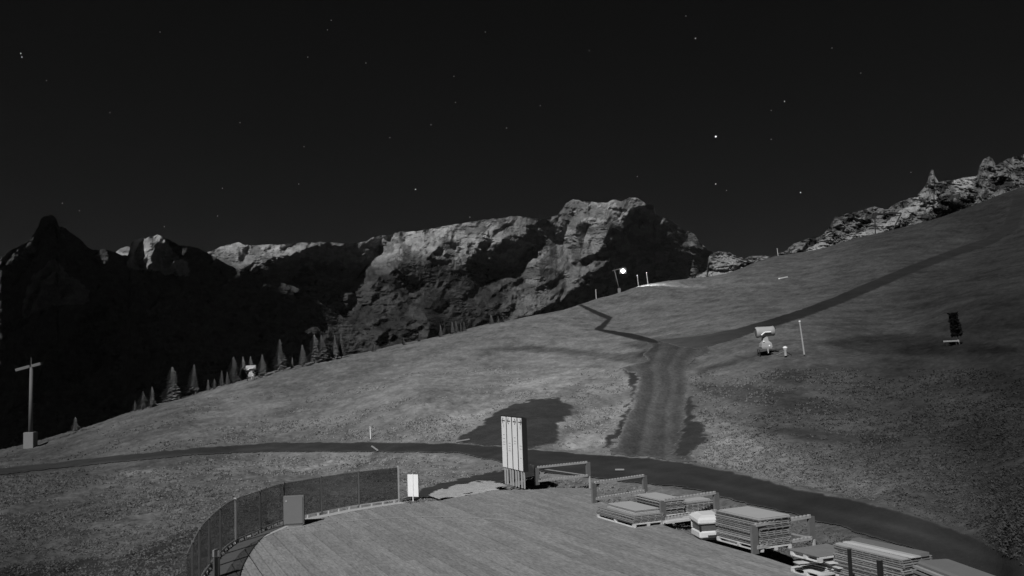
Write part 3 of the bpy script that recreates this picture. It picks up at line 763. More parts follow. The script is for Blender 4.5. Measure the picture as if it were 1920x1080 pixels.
# cabinet in front of the screen
cp = at_z(545, 983); ca = thing('cabinet', 'flat grey metal cabinet standing against the dark curved screen', 'cabinet', (cp.x + .22, cp.y - .30, 0), math.radians(6))
MB().rbox((0, 0, .60), (.80, .22, 1.14), .015).build('body', M['cabinet'], ca)
MB().box((0, -.13, .60), (.70, .02, 1.02)).build('door', M['cabinet'], ca)
MB().box((-.28, -.15, .98), (.05, .02, .05)).build('lock', M['steel'], ca)
MB().box((0, 0, .015), (.70, .18, .03)).build('plinth', M['dsteel'], ca)
# pale bollard at the bottom left
bp = at_z(384, 1084); bo = thing('bollard', 'short pale square bollard at the near end of the curved screen', 'bollard', (bp.x + .35, bp.y, 0))
MB().rbox((0, 0, .3), (.17, .17, .6), .012).build('post', M['concrete'], bo)
MB().rbox((0, 0, .72), (.19, .19, .22), .02).build('head', M['white'], bo)
# white board sign
sp = at_z(775, 940); sg = thing('board_sign', 'small blank white board on a thin post beside the end of the screen', 'sign', (sp.x, sp.y, 0), math.radians(-22))
MB().box((0, .02, .71), (.55, .02, 1.0)).build('board', M['white'], sg)
MB().box((0, -.01, .62), (.045, .035, 1.24)).build('post', M['white'], sg)
for x in (-.265, .265): MB().box((x, .002, .71), (.02, .014, 1.0)).build('edge_strip', M['white'], sg)
MB().box((0, .045, .71), (.56, .02, 1.01)).build('backing', M['black'], sg)

# four panel direction sign
A0 = at_z(946, 905, -.05); A1 = at_z(986, 916, -.05)
dv = (A1 - A0); dl = dv.length; ang = math.atan2(dv.y, dv.x)
ds = thing('direction_sign', 'tall sign of four narrow white boards with arrows on steel legs at the deck edge', 'sign', A0, ang)
pw_ = (dl + .1) / 4
def arrow(mb, x, z, sgn, s):
    """arrow lying on the board face y=-0.062, pointing along +-x"""
    y = -.066
    mb.box((x, y, z), (s, .006, s * .16))
    for t in (1, -1):
        R = Matrix.Rotation(t * math.radians(45), 3, 'Y')
        mb.box((x + sgn * s * .30, y, z + t * s * .20), (s * .60, .006, s * .16), m=Matrix.Rotation(sgn * t * math.radians(45), 3, 'Y'))
for i in range(4):
    x = pw_ * (i + .5) - .05
    MB().box((x, 0, 2.13), (pw_ - .10, .10, 2.62)).build('board', M['black'], ds)
    f = MB().box((x - .02, -.056, 2.13), (pw_ - .13, .012, 2.60)).build('face', M['white'], ds)
    mb = MB(); arrow(mb, x - .02, 3.22, -1 if i < 2 else 1, pw_ * .5); mb.build('arrow', M['print'], f)
    MB().box((x, -.064, 2.95), (.10, .004, .14)).build('symbol', M['gprint'], f) if i in (0, 3) else None
    for z in ((2.5, 2.3, 2.12, 2.0), (2.1, 1.95, 1.82, 1.72), (2.42, 2.25, 2.12), (2.05, 1.9, 1.45))[i]:
        MB().box((x - .01, -.064, z), (pw_ * .42 * random.uniform(.7, 1), .004, .035)).build('text_line', M['gprint'], f)
    for xx in (-.15, .15):
        MB().box((x + xx, .0, .40), (.08, .06, .86)).build('leg', M['steel'], ds)
MB().box((pw_ * 4 - .035, 0, 2.13), (.05, .26, 2.64)).build('end_frame', M['black'], ds)
MB().box((pw_ * 2 - .05, .0, 3.455), (pw_ * 4, .12, .03)).build('top_cap', M['black'], ds)

# ------------------------------------------------------------------ barriers
def barrier(p, q, drop, label, diag=False):
    L = (q - p).length; an = math.atan2(q.y - p.y, q.x - p.x)
    b = thing('timber_barrier', label, 'barrier', (p.x, p.y, 0), an, 'barriers along the right edge of the deck')
    H = .86
    MB().box((0, 0, H / 2 - .02), (.25, .09, H)).build('post', M['dsteel'], b)
    MB().box((L, 0, H / 2 + .06), (.25, .09, H - .16)).build('post', M['dsteel'], b)
    MB().box((L + .07, 0, .06 - drop / 2), (.07, .07, .24 + drop)).build('leg', M['steel'], b)
    for z, nm in ((H - .02, 'top_rail'), (.16, 'bottom_rail')):
        mb = MB(); mb.box((L / 2, -.02, z), (L - .1, .08, .085))
        n = int(L / .17)
        for i in range(n): mb.box((.1 + (L - .2) * i / (n - 1), -.02, z + .055), (.07, .095, .035))
        mb.build(nm, M['rail'], b)
    if diag:
        d = Vector((L, 0, -(H - .2))); mb = MB()
        mb.box((L / 2, .03, H / 2 + .06), (d.length - .1, .04, .05), m=Matrix.Rotation(math.atan2(H - .2, L), 3, 'Y')); mb.build('brace', M['rail'], b)
    return b
def topz(px, py): return at_z(px, py, .86)
barrier(topz(1006, 876), topz(1102, 866), .45, 'farthest open timber barrier with a slanting brace, next to the tall white sign', True)
barrier(topz(1113, 905), topz(1208, 891), .25, 'timber barrier between the braced barrier and the panel stacks')
barrier(topz(1242, 938), topz(1342, 923), .25, 'timber barrier whose rails cross the low panel stacks')
barrier(topz(1413, 984), topz(1520, 967), .45, 'nearest timber barrier, in front of the tall panel stack', True)
for (px, py, Y, lab) in ((1592, 1029, 22.9, 'thin dark post in front of the left half of the biggest stack'), (1649, 1050, 21.55, 'thicker dark post in front of the right half of the biggest stack')):
    p = at_y(px, py, Y); t = thing('steel_post', lab, 'post', (p.x, p.y, 0), RZ)
    w = .07 if px < 1600 else .10
    MB().box((0, 0, p.z / 2 - .02), (w, w, p.z + .04)).build('shaft', M['black'], t)
    MB().box((0, 0, p.z + .01), (w + .02, w + .02, .02)).build('cap', M['dsteel'], t)

# ------------------------------------------------------------------ pallets and stacked panels
def pallet(o, la, lb, label, name='pallet'):
    """o = near corner (least b, greatest a); extends la along -a and lb along b. Local x = across (b), y = away (-a)"""
    t = thing(name, label, 'pallet', (o.x, o.y, o.z), RZ, 'pallets under the stacks')
    for i in range(5):
        MB().box((lb * (i + .5) / 5, la / 2, .128), (lb / 5 - .04, la, .024)).build('top_board', M['pallet'], t)
    for i in range(3):
        y = .05 + (la - .1) * i / 2
        MB().box((lb / 2, y, .103), (lb, .1, .022)).build('crosspiece', M['pallet'], t)
        for x in (.06, lb / 2, lb - .06): MB().box((x, y, .057), (.12, .1, .068)).build('block', M['pallet'], t)
    for x in (.06, lb / 2, lb - .06):
        MB().box((x, la / 2, .011), (.1, la, .022)).build('bottom_board', M['pallet'], t)
    return t
def stack(o, la, lb, n, th, label, z0=.142, top=True, jit=.04, topinset=(0, 0, 0, 0), loose=1):
    t = thing('panel_stack', label, 'panel stack', (o.x, o.y, o.z + z0), RZ, 'stacks of panels on pallets')
    z = 0
    for i in range(n):
        jx = random.uniform(-jit, jit); jy = random.uniform(-jit, jit); jr = random.uniform(-.012, .012) * loose
        mb = MB()
        mb.box((lb / 2 + jx, la / 2 + jy, z + th * .80), (lb, la, th * .38), jr)
        for q in range(max(3, int(lb / .22))):
            mb.box((.05 + jx + (lb - .1) * q / (max(3, int(lb / .22)) - 1), la / 2 + jy, z + th * .30), (.05, la - .02, th * .60), jr)
        for q in range(int(la / .22)):
            mb.box((lb / 2 + jx, .06 + jy + (la - .12) * q / (int(la / .22) - 1), z + th * .28), (lb - .03, .05, th * .54), jr)
        mb.build('panel', M['panelgrey'], t); z += th
    if top:
        x0, x1, y0, y1 = topinset
        for q in range(2):
            MB().box(((x0 + lb - x1) / 2, (y0 + la - y1) / 2, z + .012 + q * .032), (lb - x0 - x1 - .03 * q, la - y0 - y1 - .04 * q, .022), .01 * q).build('top_panel', M['toppanel'], t); 
        for q in range(3):
            MB().box((lb * (.2 + .3 * q), la / 2, z + .002), (.05, la * .8, .003)).build('spacer', M['rib'], t) if False else None
    return t
def corner(px, py): return at_z(px, py, 0)
c1 = corner(1188, 990)
pallet(c1, 2.75, 1.30, 'pale pallet under the low two-level panel stack')
stack(c1, 2.75, 1.30, 5, .055, 'low panel stack leftmost of all, with a smaller raised top', topinset=(.2, 0, .2, .5))
tt = thing('panel_stack', 'thin smaller pile of panels lying on the leftmost low stack', 'panel stack', (c1.x, c1.y, .142 + .275 + .068), RZ, 'stacks of panels on pallets')
for i in range(2): MB().box((.78, 1.30, .02 + .045 * i), (.98, 2.0, .032)).build('panel', M['toppanel'] if i else M['panelgrey'], tt)
c2 = corner(1246, 973)
pallet(c2, 2.0, .95, 'pallet under the taller stack behind the third barrier')
stack(c2, 2.0, .95, 9, .055, 'medium panel stack with a clean flat top, behind the third barrier')
c2b = c2 + PB * 1.03
pallet(c2b, 1.7, 1.35, 'pallet under the wide low stack right of the medium stack')
stack(c2b, 1.7, 1.35, 6, .055, 'wide low panel stack right of the medium stack, pale plate on top', topinset=(.25, .1, .2, .3))
# long timbers lying in front of them
for i, (da, h, l0, l1, lab) in enumerate(((.05, .10, 1.32, 4.6, 'long pale timber on the deck nearest the camera, running right from the low stack'), (-.30, .13, 1.34, 4.9, 'middle one of the three long timbers right of the low stack'), (-.72, .10, 1.36, 4.3, 'rear one of the three long timbers right of the low stack'))):
    o = c1 + PA * da + Vector((0, 0, 0))
    mb = MB(); mb.rbox(((l0 + l1) / 2, 0, h / 2 + .03), (l1 - l0, .26, h), .01)
    for x in (l0 + .3, l1 - .5): mb.box((x, 0, .015), (.1, .24, .03))
    b = mb.build('timber_beam', M['pallet']); b.location = o; b.rotation_euler = (0, 0, RZ + (.02, -.01, .015)[i])
    props(b, lab, 'timber beam', 'long timbers beside the low stack')
c3 = corner(1427, 1036)
pallet(c3, 2.25, 1.2, 'pale pallet under the tall stack behind the nearest barrier')
stack(c3, 2.25, 1.2, 15, .056, 'tall square panel stack behind the nearest timber barrier', topinset=(0, 0, 0, .2))
# loose heap
c4 = corner(1538, 1088)
pallet(c4, 1.15, 1.3, 'lower pallet of the untidy heap between the two tall stacks')
hp = thing('board_pile', 'untidy heap of skewed boards lying on the lower pallet between the tall stacks', 'board pile', (c4.x, c4.y, .142), RZ)
for i in range(9):
    L = random.uniform(1.2, 1.65); r = math.radians(random.choice((0, 90, 90, 90)) + random.uniform(-16, 16))
    MB().box((random.uniform(.35, .8), random.uniform(.4, .8), .025 + .032 * i), (L, random.uniform(.16, .3), .026), r).build('plank', M['pallet'], hp)
p5 = pallet(c4 + Vector((0, 0, .142 + .31)) + PA * .02, 1.15, 1.35, 'upper pallet lying on the untidy heap of boards')
mb = MB(); mb.box((.66, .57, .016), (1.34, 1.15, .02)); b = mb.build('cover_board', M['panelgrey'], loc=tuple(c4 + Vector((0, 0, .142 + .31 + .145)))); b.rotation_euler = (0, 0, RZ); props(b, 'plain grey board covering the top of the untidy heap', 'board')
c5 = at_z(1690, 1046, .96); c5.z = 0
pallet(c5, 2.3, 1.05, 'pallet under the biggest stack at the bottom right')
stack(c5, 2.3, 1.05, 14, .054, 'biggest panel stack with loose strips on top, at the bottom right', top=False, jit=.03)
lb_ = thing('board_pile', 'narrow boards laid lengthwise on top of the biggest stack', 'board pile', (c5.x, c5.y, .142 + 14 * .054), RZ)
for x, w, z, m in ((.17, .16, .014, 'toppanel'), (.38, .14, .030, 'pallet'), (.56, .16, .022, 'toppanel'), (.80, .30, .045, 'tarp')):
    MB().box((x, 1.15 + random.uniform(-.03, .03), z), (w, 2.3, .028 if m != 'tarp' else .09), random.uniform(-.01, .01)).build('strip', M[m], lb_)
c6 = at_z(1706, 1050, .88) + PB * .0; c6.z = 0
cb_ = thing('covered_pile', 'plain grey covered pile cut off by the bottom edge, right of the biggest stack', 'covered pile', (c6.x, c6.y, 0), RZ - .30)
MB().rbox((.54, -1.3, .45), (.86, 2.5, .86), .05).build('cover', M['tarp'], cb_)
for i in range(7): MB().box((.06, -1.3, .08 + .11 * i), (.1, 2.4, .06), random.uniform(-.01, .01)).build('slat', M['panelgrey'], cb_)
MB().box((.54, -1.3, .01), (.8, 2.4, .02)).build('base', M['pallet'], cb_)

# white covered crate
cw_ = at_z(1316, 1013, 0)
wr = math.radians(8)
wc = thing('covered_crate', 'small white crate with dark openings under a rounded white cover, left of the tall stack', 'crate', (cw_.x, cw_.y, 0), wr)
MB().rbox((.36, .42, .165), (.86, .90, .25), .05).build('tub', M['plastic'], wc)
MB().box((.36, .42, .415), (.78, .82, .25)).build('core', M['window'], wc)
for x, y in ((-.03, .01), (.75, .01), (-.03, .83), (.75, .83)): MB().box((x, y, .415), (.05, .05, .25)).build('corner_post', M['black'] if (x < 0 and y < .1) else M['plastic'], wc)
mb = MB()
vs = []
for k, z in ((1.0, .53), (1.04, .57), (1.02, .66), (.86, .73), (.55, .79)):
    for sx, sy in ((-1, -1), (1, -1), (1, 1), (-1, 1)):
        for ox, oy in (((-.38, -.44), (-.42, -.38)),)[0:1][0] if False else ((1, .88), (.88, 1)) if sx * sy < 0 else ((.88, 1), (1, .88)):
            vs.append((.36 + sx * .46 * k * ox, .42 + sy * .48 * k * oy, z + .05 * (1 if sy > 0 else 0) * (z > .5)))
# order each ring by angle
rings = []
for r in range(5):
    g = vs[r * 8:(r + 1) * 8]; g.sort(key=lambda v: math.atan2(v[1] - .42, v[0] - .36)); rings += g
fs = [tuple(reversed(range(8))), tuple(range(32, 40))]
for r in range(4):
    for i in range(8): fs.append((r * 8 + i, r * 8 + (i + 1) % 8, r * 8 + 8 + (i + 1) % 8, r * 8 + 8 + i))
mb.add(rings, fs); mb.build('cover', M['plastic'], wc)
MB().box((.42, -.035, .13), (.42, .02, .05)).build('slot', M['dark'], wc)
MB().box((.36, .42, .02), (.7, .74, .04)).build('skid', M['dark'], wc)

# ------------------------------------------------------------------ lift pylons and lamp
def pylon(base, H, label, scale=1.0, tilt=0.0, arm=(-2.0, 1.35)):
    t = thing('lift_pylon', label, 'pylon', base, 0, 'lift pylons')
    MB().rbox((0, 0, .8 * scale), (1.25 * scale, 1.1 * scale, 2.1 * scale), .04).build('footing', M['tarp'], t)
    MB().tube((0, 0, 1.8 * scale), (tilt, 0, H), .27 * scale, .20 * scale, 14).build('mast', M['pole'], t, True)
    MB().tube((tilt, 0, H), (tilt - .05, 0, H + 1.2 * scale), .06 * scale, .03 * scale).build('finial', M['pole'], t)
    for a in arm:
        s = 1 if a > 0 else -1
        MB().box((tilt + a / 2 * scale, 0, H + .10 * scale + .11 * a * scale), (abs(a) * scale - .15, .5 * scale, .34 * scale), m=Matrix.Rotation(-.23, 3, 'Y')).build('crossarm', M['pole'], t)
    n = 5
    for i in range(n):
        MB().box((tilt + .2 * scale, .3 * scale, 3 + (H - 4) * i / n), (.28 * scale, .06, .05)).build('rung', M['pole'], t)
    return t
b = hit(57, 838); mpp = b.y / F
pylon(Vector((b.x, b.y, b.z)), (838 - 690) * mpp, 'tall T-shaped lift pylon on a concrete block at the far left', 1.0 * 20 * mpp / 1.35)
b = hit(1161, 545); mpp = b.y / F
py2 = pylon(Vector((b.x, b.y, b.z)), (545 - 503) * mpp, 'distant lift pylon on the ridge carrying the lit floodlight', .62, -7 * mpp, (-1.2, 5.0))
lp = at_y(1168, 508, b.y - .8)
fl = thing('floodlight', 'blazing white floodlight hanging from the distant ridge pylon', 'floodlight', lp)
MB().box((0, .12, 0), (1.9, .2, 1.5)).build('housing', M['dsteel'], fl)
MB().lathe((0, 0.0, 0), (0, -1, 0), [(0, .50), (.10, .46), (.18, .3), (.22, .0)], 20).build('lens', M['lamp'], fl, True)
MB().tube((0, .1, .7), (0, .1, 1.2), .06).build('hanger', M['dsteel'], fl)
ld = bpy.data.lights.new('floodlight_glow', 'SPOT'); ld.energy = 24000; ld.shadow_soft_size = .5; ld.spot_size = math.radians(100); ld.spot_blend = .5
lo = bpy.data.objects.new('floodlight_beam', ld); lo.location = lp + Vector((1.2, -.3, 0)); C.objects.link(lo)
tgt = hit(1330, 527); lo.rotation_euler = (Vector(lo.location) - tgt).to_track_quat('Z', 'Y').to_euler()

# stakes and poles on the meadow
def stake(px, py, top_px, top_py, label, r=.05, m='steel', far=0.0, group='marker stakes on the meadow'):
    b = hit(px, py, far); t = at_y(top_px, top_py, b.y)
    o = thing('marker_stake', label, 'stake', b, 0, group)
    d = t - b
    MB().tube((0, 0, -.1), d * .96, r, r * .8, 8).build('shaft', M[m], o)
    MB().tube(d * .96, d, r * 1.2, r * 1.0, 8).build('tip', M['white'], o)
stake(1508, 663, 1499, 601, 'tall pale leaning stake right of the large snow gun', .09, 'concrete')
stake(695, 821, 694, 800, 'short white stake on the meadow just above the road', .05, 'white')
stake(1118, 558, 1117, 543, 'short stake on the ridge left of the floodlit pylon', .12)
stake(1197, 534, 1195, 516, 'first stake on the ridge right of the floodlight', .13, 'pole')
stake(1215, 531, 1212, 511, 'second stake on the ridge right of the floodlight', .13, 'pole')
stake(1459, 479, 1457, 466, 'thin stake on the skyline where the crag begins', .15)

# small sticks lying on the ground
def stick(p0, p1, r, m, label, name='fallen_plank', lift=.1):
    a = hit(*p0); b = hit(*p1); mb = MB(); d = b - a
    mb.box((d.x / 2, d.y / 2, d.z / 2 + lift), (d.length, r * 2, r * 1.2), m=d.to_track_quat('X', 'Z').to_matrix())
    o = mb.build(name, M[m], loc=tuple(a)); props(o, label, 'plank')
stick((697, 840), (708, 848), .06, 'rail', 'pale plank lying across the near edge of the road above the screen', lift=.16)
stick((856, 830), (880, 826), .07, 'rail', 'thin pale plank lying along the foot of the dark soil patch')
stick((1461, 523), (1476, 520), .25, 'pallet', 'pale plank lying alone on the upper meadow below the skyline')

# gantry against the crag
gb = hit(1642, 437, 3); gy = gb.y
g0 = at_y(1641, 438, gy); g1 = at_y(1640, 401, gy); g2 = at_y(1690, 400, gy); g3 = at_y(1671, 432, gy)
ga = thing('lift_gantry', 'dark steel gantry standing on the skyline in front of the pale scree', 'gantry', g0)
MB().tube((0, 0, -2), g1 - g0, .28, .25, 8).build('upright', M['black'], ga)
MB().tube(g3 - g0 - Vector((0, 0, 1)), g2 - g0, .30, .28, 8).build('strut', M['black'], ga)
MB().box((g1 + g2) / 2 - g0, ((g2 - g1).length, .5, .55)).build('crossbeam', M['black'], ga)

# ------------------------------------------------------------------ snow guns
def snow_gun(base, s, rz, label):
    t = thing('snow_gun', label, 'snow gun', base, rz, 'snow guns on the meadow'); t.scale = (s, s, s)
    prof = [(0, .50), (.10, .60), (.20, .62), (1.7, .53), (2.05, .56), (2.1, .50), (2.02, .44), (.3, .42), (.1, .42)]
    ba = MB().lathe((-1.05, 0, 2.42), (1, 0, .07), prof, 22).build('barrel', M['gun'], t, True)
    MB().lathe((-1.02, 0, 2.42), (1, 0, .07), [(.0, .0), (.02, .5)], 22).build('grille', M['dsteel'], ba)
    MB().lathe((.95, 0, 2.56), (1, 0, .07), [(0, .0), (.05, .47)], 22).build('nozzle_ring', M['black'], ba)
    for a, b2 in (((-.62, -.66, 2.10), (-.22, -.68, 2.42)), ((-.22, -.68, 2.42), (.50, -.64, 2.44))):
        MB().tube(a, b2, .07, .07, 8).build('stripe', M['bright'], t)
    vs = []
    mb = MB()
    for z, w, d_ in ((.62, .55, .40), (.80, .62, .44), (1.2, .56, .42), (1.5, .30, .30), (2.0, .25, .24)):
        off = .03 if z < 1.3 else -.02
        vs += [(off - w, -d_, z), (off + w, -d_, z), (off + w, d_, z), (off - w, d_, z)]
    fs = [(3, 2, 1, 0), (16, 17, 18, 19)]
    for r in range(4):
        for i in range(4): fs.append((r * 4 + i, r * 4 + (i + 1) % 4, r * 4 + 4 + (i + 1) % 4, r * 4 + 4 + i))
    mb.add(vs, fs); mb.build('housing', M['gun'], t)
    for p in ((-.32, -.47, 1.42), (.30, -.47, .90)): MB().lathe(p, (0, -1, 0), [(0, .10), (.03, .08), (.04, 0)], 10).build('reflector', M['bright'], t)
    MB().box((0, 0, .56), (1.7, .9, .08)).build('platform', M['dsteel'], t)
    for x, y in ((-.78, -.3), (-.78, .3), (.6, 0)):
        MB().tube((x, y, .55), (x * 1.05, y * 1.2, -.35), .05, .05, 8).build('leg', M['black'], t)
    MB().tube((.1, -.45, .6), (.12, -.5, .1), .06).build('hose_coupling', M['steel'], t)
    MB().box((1.2, .1, 2.85), (.16, .14, .22)).build('lamp_box', M['black'], t)
    return t
b = hit(1436, 664); snow_gun(b, (664 - 612) * b.y / F / 3.1, math.radians(4), 'large pale snow gun with a bright bent stripe, standing beside the tall leaning stake')
b = hit(471, 712, 0); snow_gun(b, .62 * (712 - 695) * b.y / F / 1.2, math.radians(10), 'small distant snow gun on the left ridge between the spruces')
# hydrant
b = hit(1473, 667); hy = thing('hydrant', 'small hydrant with a bright cap between the large snow gun and the leaning stake', 'hydrant', b)
MB().lathe((0, 0, 0), (0, 0, 1), [(0, .16), (.1, .14), (.55, .15), (.75, .24), (.80, .20)], 14).build('body', M['gun'], hy, True)
MB().lathe((0, 0, .80), (0, 0, 1), [(0, .24), (.12, .22), (.18, .0)], 14).build('cap', M['bright'], hy)
MB().tube((0, 0, .5), (-.9, .1, .1), .05, .05).build('pipe', M['dsteel'], hy)
MB().tube((0, 0, .45), (.6, -.2, .02), .05, .05).build('valve_arm', M['black'], hy)

# ------------------------------------------------------------------ trees
def conifer_mesh(seed, n=1100):
    rng = np.random.default_rng(seed); V = []; Fc = []; fatn = rng.uniform(.8, 1.3); pw2 = rng.uniform(.7, 1.15); low = rng.uniform(.02, .12); fr = rng.uniform(20, 36); ec = rng.uniform(-.25, .25, 2)
    for i in range(n):
        t = rng.random() ** .8                      # 0 = bottom, 1 = top
        h = low + (1 - low) * t
        a = rng.uniform(0, 2 * math.pi)
        r = (.18 * fatn * (1 - t) ** pw2 + .010) * (0.86 + .16 * abs(math.sin(t * fr + seed)) + .22 * (rng.random() - .5)) * (1 + ec[0] * math.cos(a) + ec[1] * math.sin(a * 2 + t * 9))
        rr = r * (1 + .35 * rng.random() ** 3)
        c, s = math.cos(a), math.sin(a); w = .018 + .03 * (1 - t)
        base = np.array([c * rr * .25, s * rr * .25, h + .012]); tip = np.array([c * rr, s * rr, h - .035 * (1 - t) - .004])
        side = np.array([-s, c, 0]) * w; mid = (base * .45 + tip * .55) + np.array([0, 0, .006])
        k = len(V); V += [base, mid + side, tip, mid - side + np.array([0, 0, -.018])]; Fc += [(k, k + 1, k + 2), (k, k + 2, k + 3)]
    me = bpy.data.meshes.new('crown'); me.from_pydata([tuple(v) for v in V], [], Fc); me.materials.append(M['conifer']); return me
CRN = [conifer_mesh(s) for s in (3, 8, 14, 22, 31, 47, 52)]
tm = MB().tube((0, 0, 0), (0, 0, .95), .016, .003, 7).build('trunk', M['bark']); TRK = tm.data; bpy.data.objects.remove(tm)
def conifer(px, py, htpx, label, far=6.0, fat=1.0, down=0.0):
    b = hit(px, py); Y = b.y + far; x = b.x / b.y * Y; z = float(ter_z(x, Y)) - .2
    top = at_y(px, py - htpx, Y); h = top.z - z
    t = thing('spruce', label, 'spruce', (x, Y, z), random.uniform(0, 6), 'spruces behind the left ridge')
    f = 1.2 * fat * max(.55, min(1.0, htpx * Y / F / h * 1.15))
    for nm, me in (('trunk', TRK), ('crown', random.choice(CRN))):
        o = bpy.data.objects.new(nm, me); C.objects.link(o); o.parent = t; o.scale = (h * f, h * f, h)
TREES = [(141, 808, 22, 1, 'leftmost faint spruce, low behind the ridge near the pylon'), (268, 768, 30, 1.1, 'faint spruce left of the pair below the long dark slope'), (285, 762, 32, .9, 'second faint spruce next to the faint one on the left ridge'), (253, 770, 16, .8, 'tiny spruce at the left foot of the faint pair'),
         (323, 750, 55, 1.25, 'broad spruce standing alone on the left part of the ridge'), (364, 738, 48, 1.2, 'second broad spruce, right of the lone broad one'), (390, 731, 16, 1, 'small spruce left of the tiny clump'), (402, 728, 15, 1, 'small spruce right of another equally small one'),
         (416, 723, 24, 1, 'middle-sized spruce just left of the tall dense one'), (426, 721, 20, 1, 'narrow spruce touching the tall dense one'), (438, 717, 42, 1.25, 'tall dense spruce left of the small snow gun'), (456, 711, 37, .9, 'narrow spruce directly left of the small snow gun'), (470, 707, 34, .8, 'narrow spruce directly behind the small snow gun'),
         (492, 708, 38, 1.15, 'spruce right of the small snow gun'), (525, 697, 54, 1.0, 'tallest slender spruce in the middle of the row'), (548, 691, 18, .7, 'tiny thin spruce in the gap right of the tallest one'), (567, 690, 38, 1.15, 'broad low spruce right of the tiny thin one'),
         (590, 682, 48, 1.0, 'left tree of the thick spruce pair'), (603, 680, 45, 1.2, 'right tree of the thick spruce pair'), (628, 674, 40, .8, 'left tree of the last sharp-tipped spruce pair'), (640, 671, 40, 1.0, 'right tree of the last sharp-tipped spruce pair'), (617, 677, 22, 1, 'low spruce filling the gap between the two pairs'),
         (701, 660, 14, .9, 'lone tiny spruce right of the row'), (757, 646, 9, 1, 'very tiny spruce tip on the ridge'), (786, 639, 13, 1, 'tiny spruce below the moonlit hollow'), (826, 630, 18, .9, 'slender small spruce left of the small group'), (848, 625, 18, 1.1, 'first spruce of the small mid-ridge group'), (855, 623, 17, 1, 'second spruce of the small mid-ridge group'),
         (864, 621, 12, 1, 'third spruce of the small mid-ridge group'), (870, 620, 13, 1, 'last spruce of the small mid-ridge group'), (921, 607, 14, 1.2, 'pointed spruce tip near the middle of the ridge'), (934, 604, 9, 1, 'very small spruce tip right of the pointed one'), (943, 602, 7, 1, 'rightmost and smallest spruce tip on the ridge')]
for px, py, h, f, lab in TREES: conifer(px, py + 3, h * 1.08 + 5, lab, 7, f)

# young dark tree tied to its stake on the right, with a low pale rail
b = hit(1798, 643)
tr = thing('young_tree', 'young dark column-shaped tree with a pale stem, alone on the right slope', 'tree', b)
mpp = b.y / F
MB().tube((0, 0, -.1), (-3 * mpp, 0, 22 * mpp), .05, .04, 8).build('trunk', M['concrete'], tr)
rng = np.random.default_rng(9); V = []; Fc = []
for i in range(2600):
    t = rng.random(); z = (15 + 39 * t) * mpp; r = (9.0 - 3.5 * t) * mpp * (.75 + .4 * vnoise(t * 6, 1.0, 4)) * math.sqrt(rng.random()) ; a = rng.uniform(0, 6.28)
    c = np.array([-7 * mpp * (z / (45 * mpp)) * .6 - 1.5 * mpp + r * math.cos(a) * 1.0, r * math.sin(a), z]); d1 = rng.normal(size=3) * .11; d2 = rng.normal(size=3) * .11
    k = len(V); V += [c - d1, c + d2, c + d1, c - d2]; Fc.append((k, k + 1, k + 2, k + 3))
me = bpy.data.meshes.new('crown'); me.from_pydata([tuple(v) for v in V], [], Fc); me.materials.append(M['leaf'])
o = bpy.data.objects.new('crown', me); C.objects.link(o); o.parent = tr
p0 = hit(1771, 646); p1 = hit(1797, 644)
ra = thing('low_rail', 'low pale horizontal rail on short legs at the foot of the young dark tree', 'rail', p0)
dx = p1 - p0; top = at_y(1770, 640.5, p0.y).z - p0.z + .02
MB().box((dx.x / 2, dx.y / 2, top), (dx.length + .1, .14, .14), math.atan2(dx.y, dx.x)).build('rail', M['concrete'], ra)
for f in (.15, .85): MB().box((dx.x * f, dx.y * f, top / 2 - .12), (.09, .09, top + .1)).build('leg', M['black'], ra)

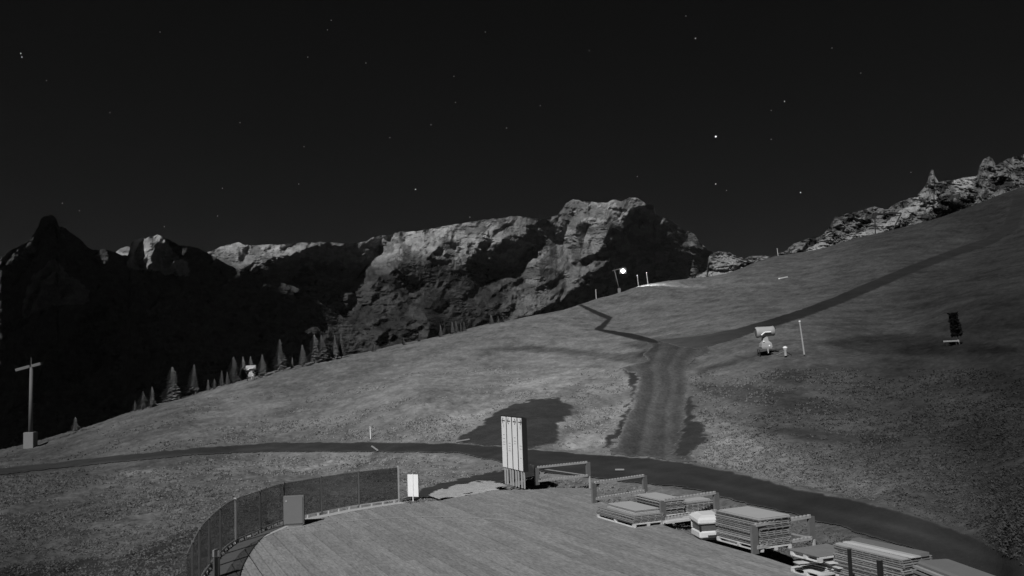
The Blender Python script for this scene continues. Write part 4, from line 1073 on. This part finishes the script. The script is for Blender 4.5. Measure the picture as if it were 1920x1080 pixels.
# ------------------------------------------------------------------ stars
STARS = [(39, 100, 1), (41, 107, 1), (87, 151, 0), (117, 381, 0), (149, 395, 0), (206, 211, 0), (408, 405, 0), (308, 425, 0), (417, 353, 0), (560, 345, 0), (570, 275, 0), (577, 107, 0), (614, 56, 0), (621, 38, 0), (686, 118, 0), (731, 258, 0),
         (779, 355, 1), (808, 234, 0), (851, 143, 0), (854, 192, 0), (881, 407, 0), (950, 240, 0), (1013, 198, 0), (1286, 30, 0), (1304, 72, 1), (1195, 331, 0), (1342, 256, 2), (1342, 345, 1), (1362, 357, 0), (1471, 190, 1), (1446, 207, 0),
         (1446, 261, 0), (1501, 361, 1), (1614, 137, 0), (1708, 323, 0), (450, 230, 0), (1105, 95, 0), (300, 60, 0), (910, 60, 0), (1560, 90, 0)]
star_me = {}
for k, r in ((0, 11.0), (1, 14.5), (2, 25.0)):
    mb = MB().lathe((0, 0, -r), (0, 0, 1), [(0.01, .01), (r * .3, r * .7), (r, r), (r * 1.7, r * .7), (2 * r - .01, .01)], 8)
    o = mb.build('star', M['star'] if k == 0 else M['starb']); star_me[k] = o.data; bpy.data.objects.remove(o)
for x, y, k in STARS:
    o = bpy.data.objects.new('star', star_me[k]); C.objects.link(o); o.location = at_y(x, y, 30000)
    lab = {(39, 100): 'upper star of the close pair at the far upper left', (41, 107): 'lower star of the close pair at the far upper left', (779, 355): 'lone clear star just above the long massif', (1304, 72): 'clear star at the top right of centre, near the picture edge', (1342, 345): 'clear star straight below the brightest star', (1471, 190): 'clear star up and right of the brightest star', (1501, 361): 'clear star low over the right meadow skyline'}.get((x, y)) or {0: 'faint small star in the dark night sky', 1: 'clear bright star in the dark night sky', 2: 'brightest star, high above the saddle right of the summit'}[k]
    props(o, lab, 'star', 'stars in the night sky')

# ------------------------------------------------------------------ thin moonlit air
hm = bpy.data.materials.new('thin_air'); hm.use_nodes = True
ht = hm.node_tree; ht.nodes.remove(ht.nodes['Principled BSDF'])
pv = ht.nodes.new('ShaderNodeVolumePrincipled'); pv.inputs['Color'].default_value = (.9, .9, .9, 1); pv.inputs['Density'].default_value = 2.5e-6; pv.inputs['Anisotropy'].default_value = 0.0
ht.links.new(pv.outputs[0], ht.nodes['Material Output'].inputs['Volume'])
hz = MB().box((0, 20000, 849), (122000, 82000, 2702)).build('haze', hm)
props(hz, kind='stuff')
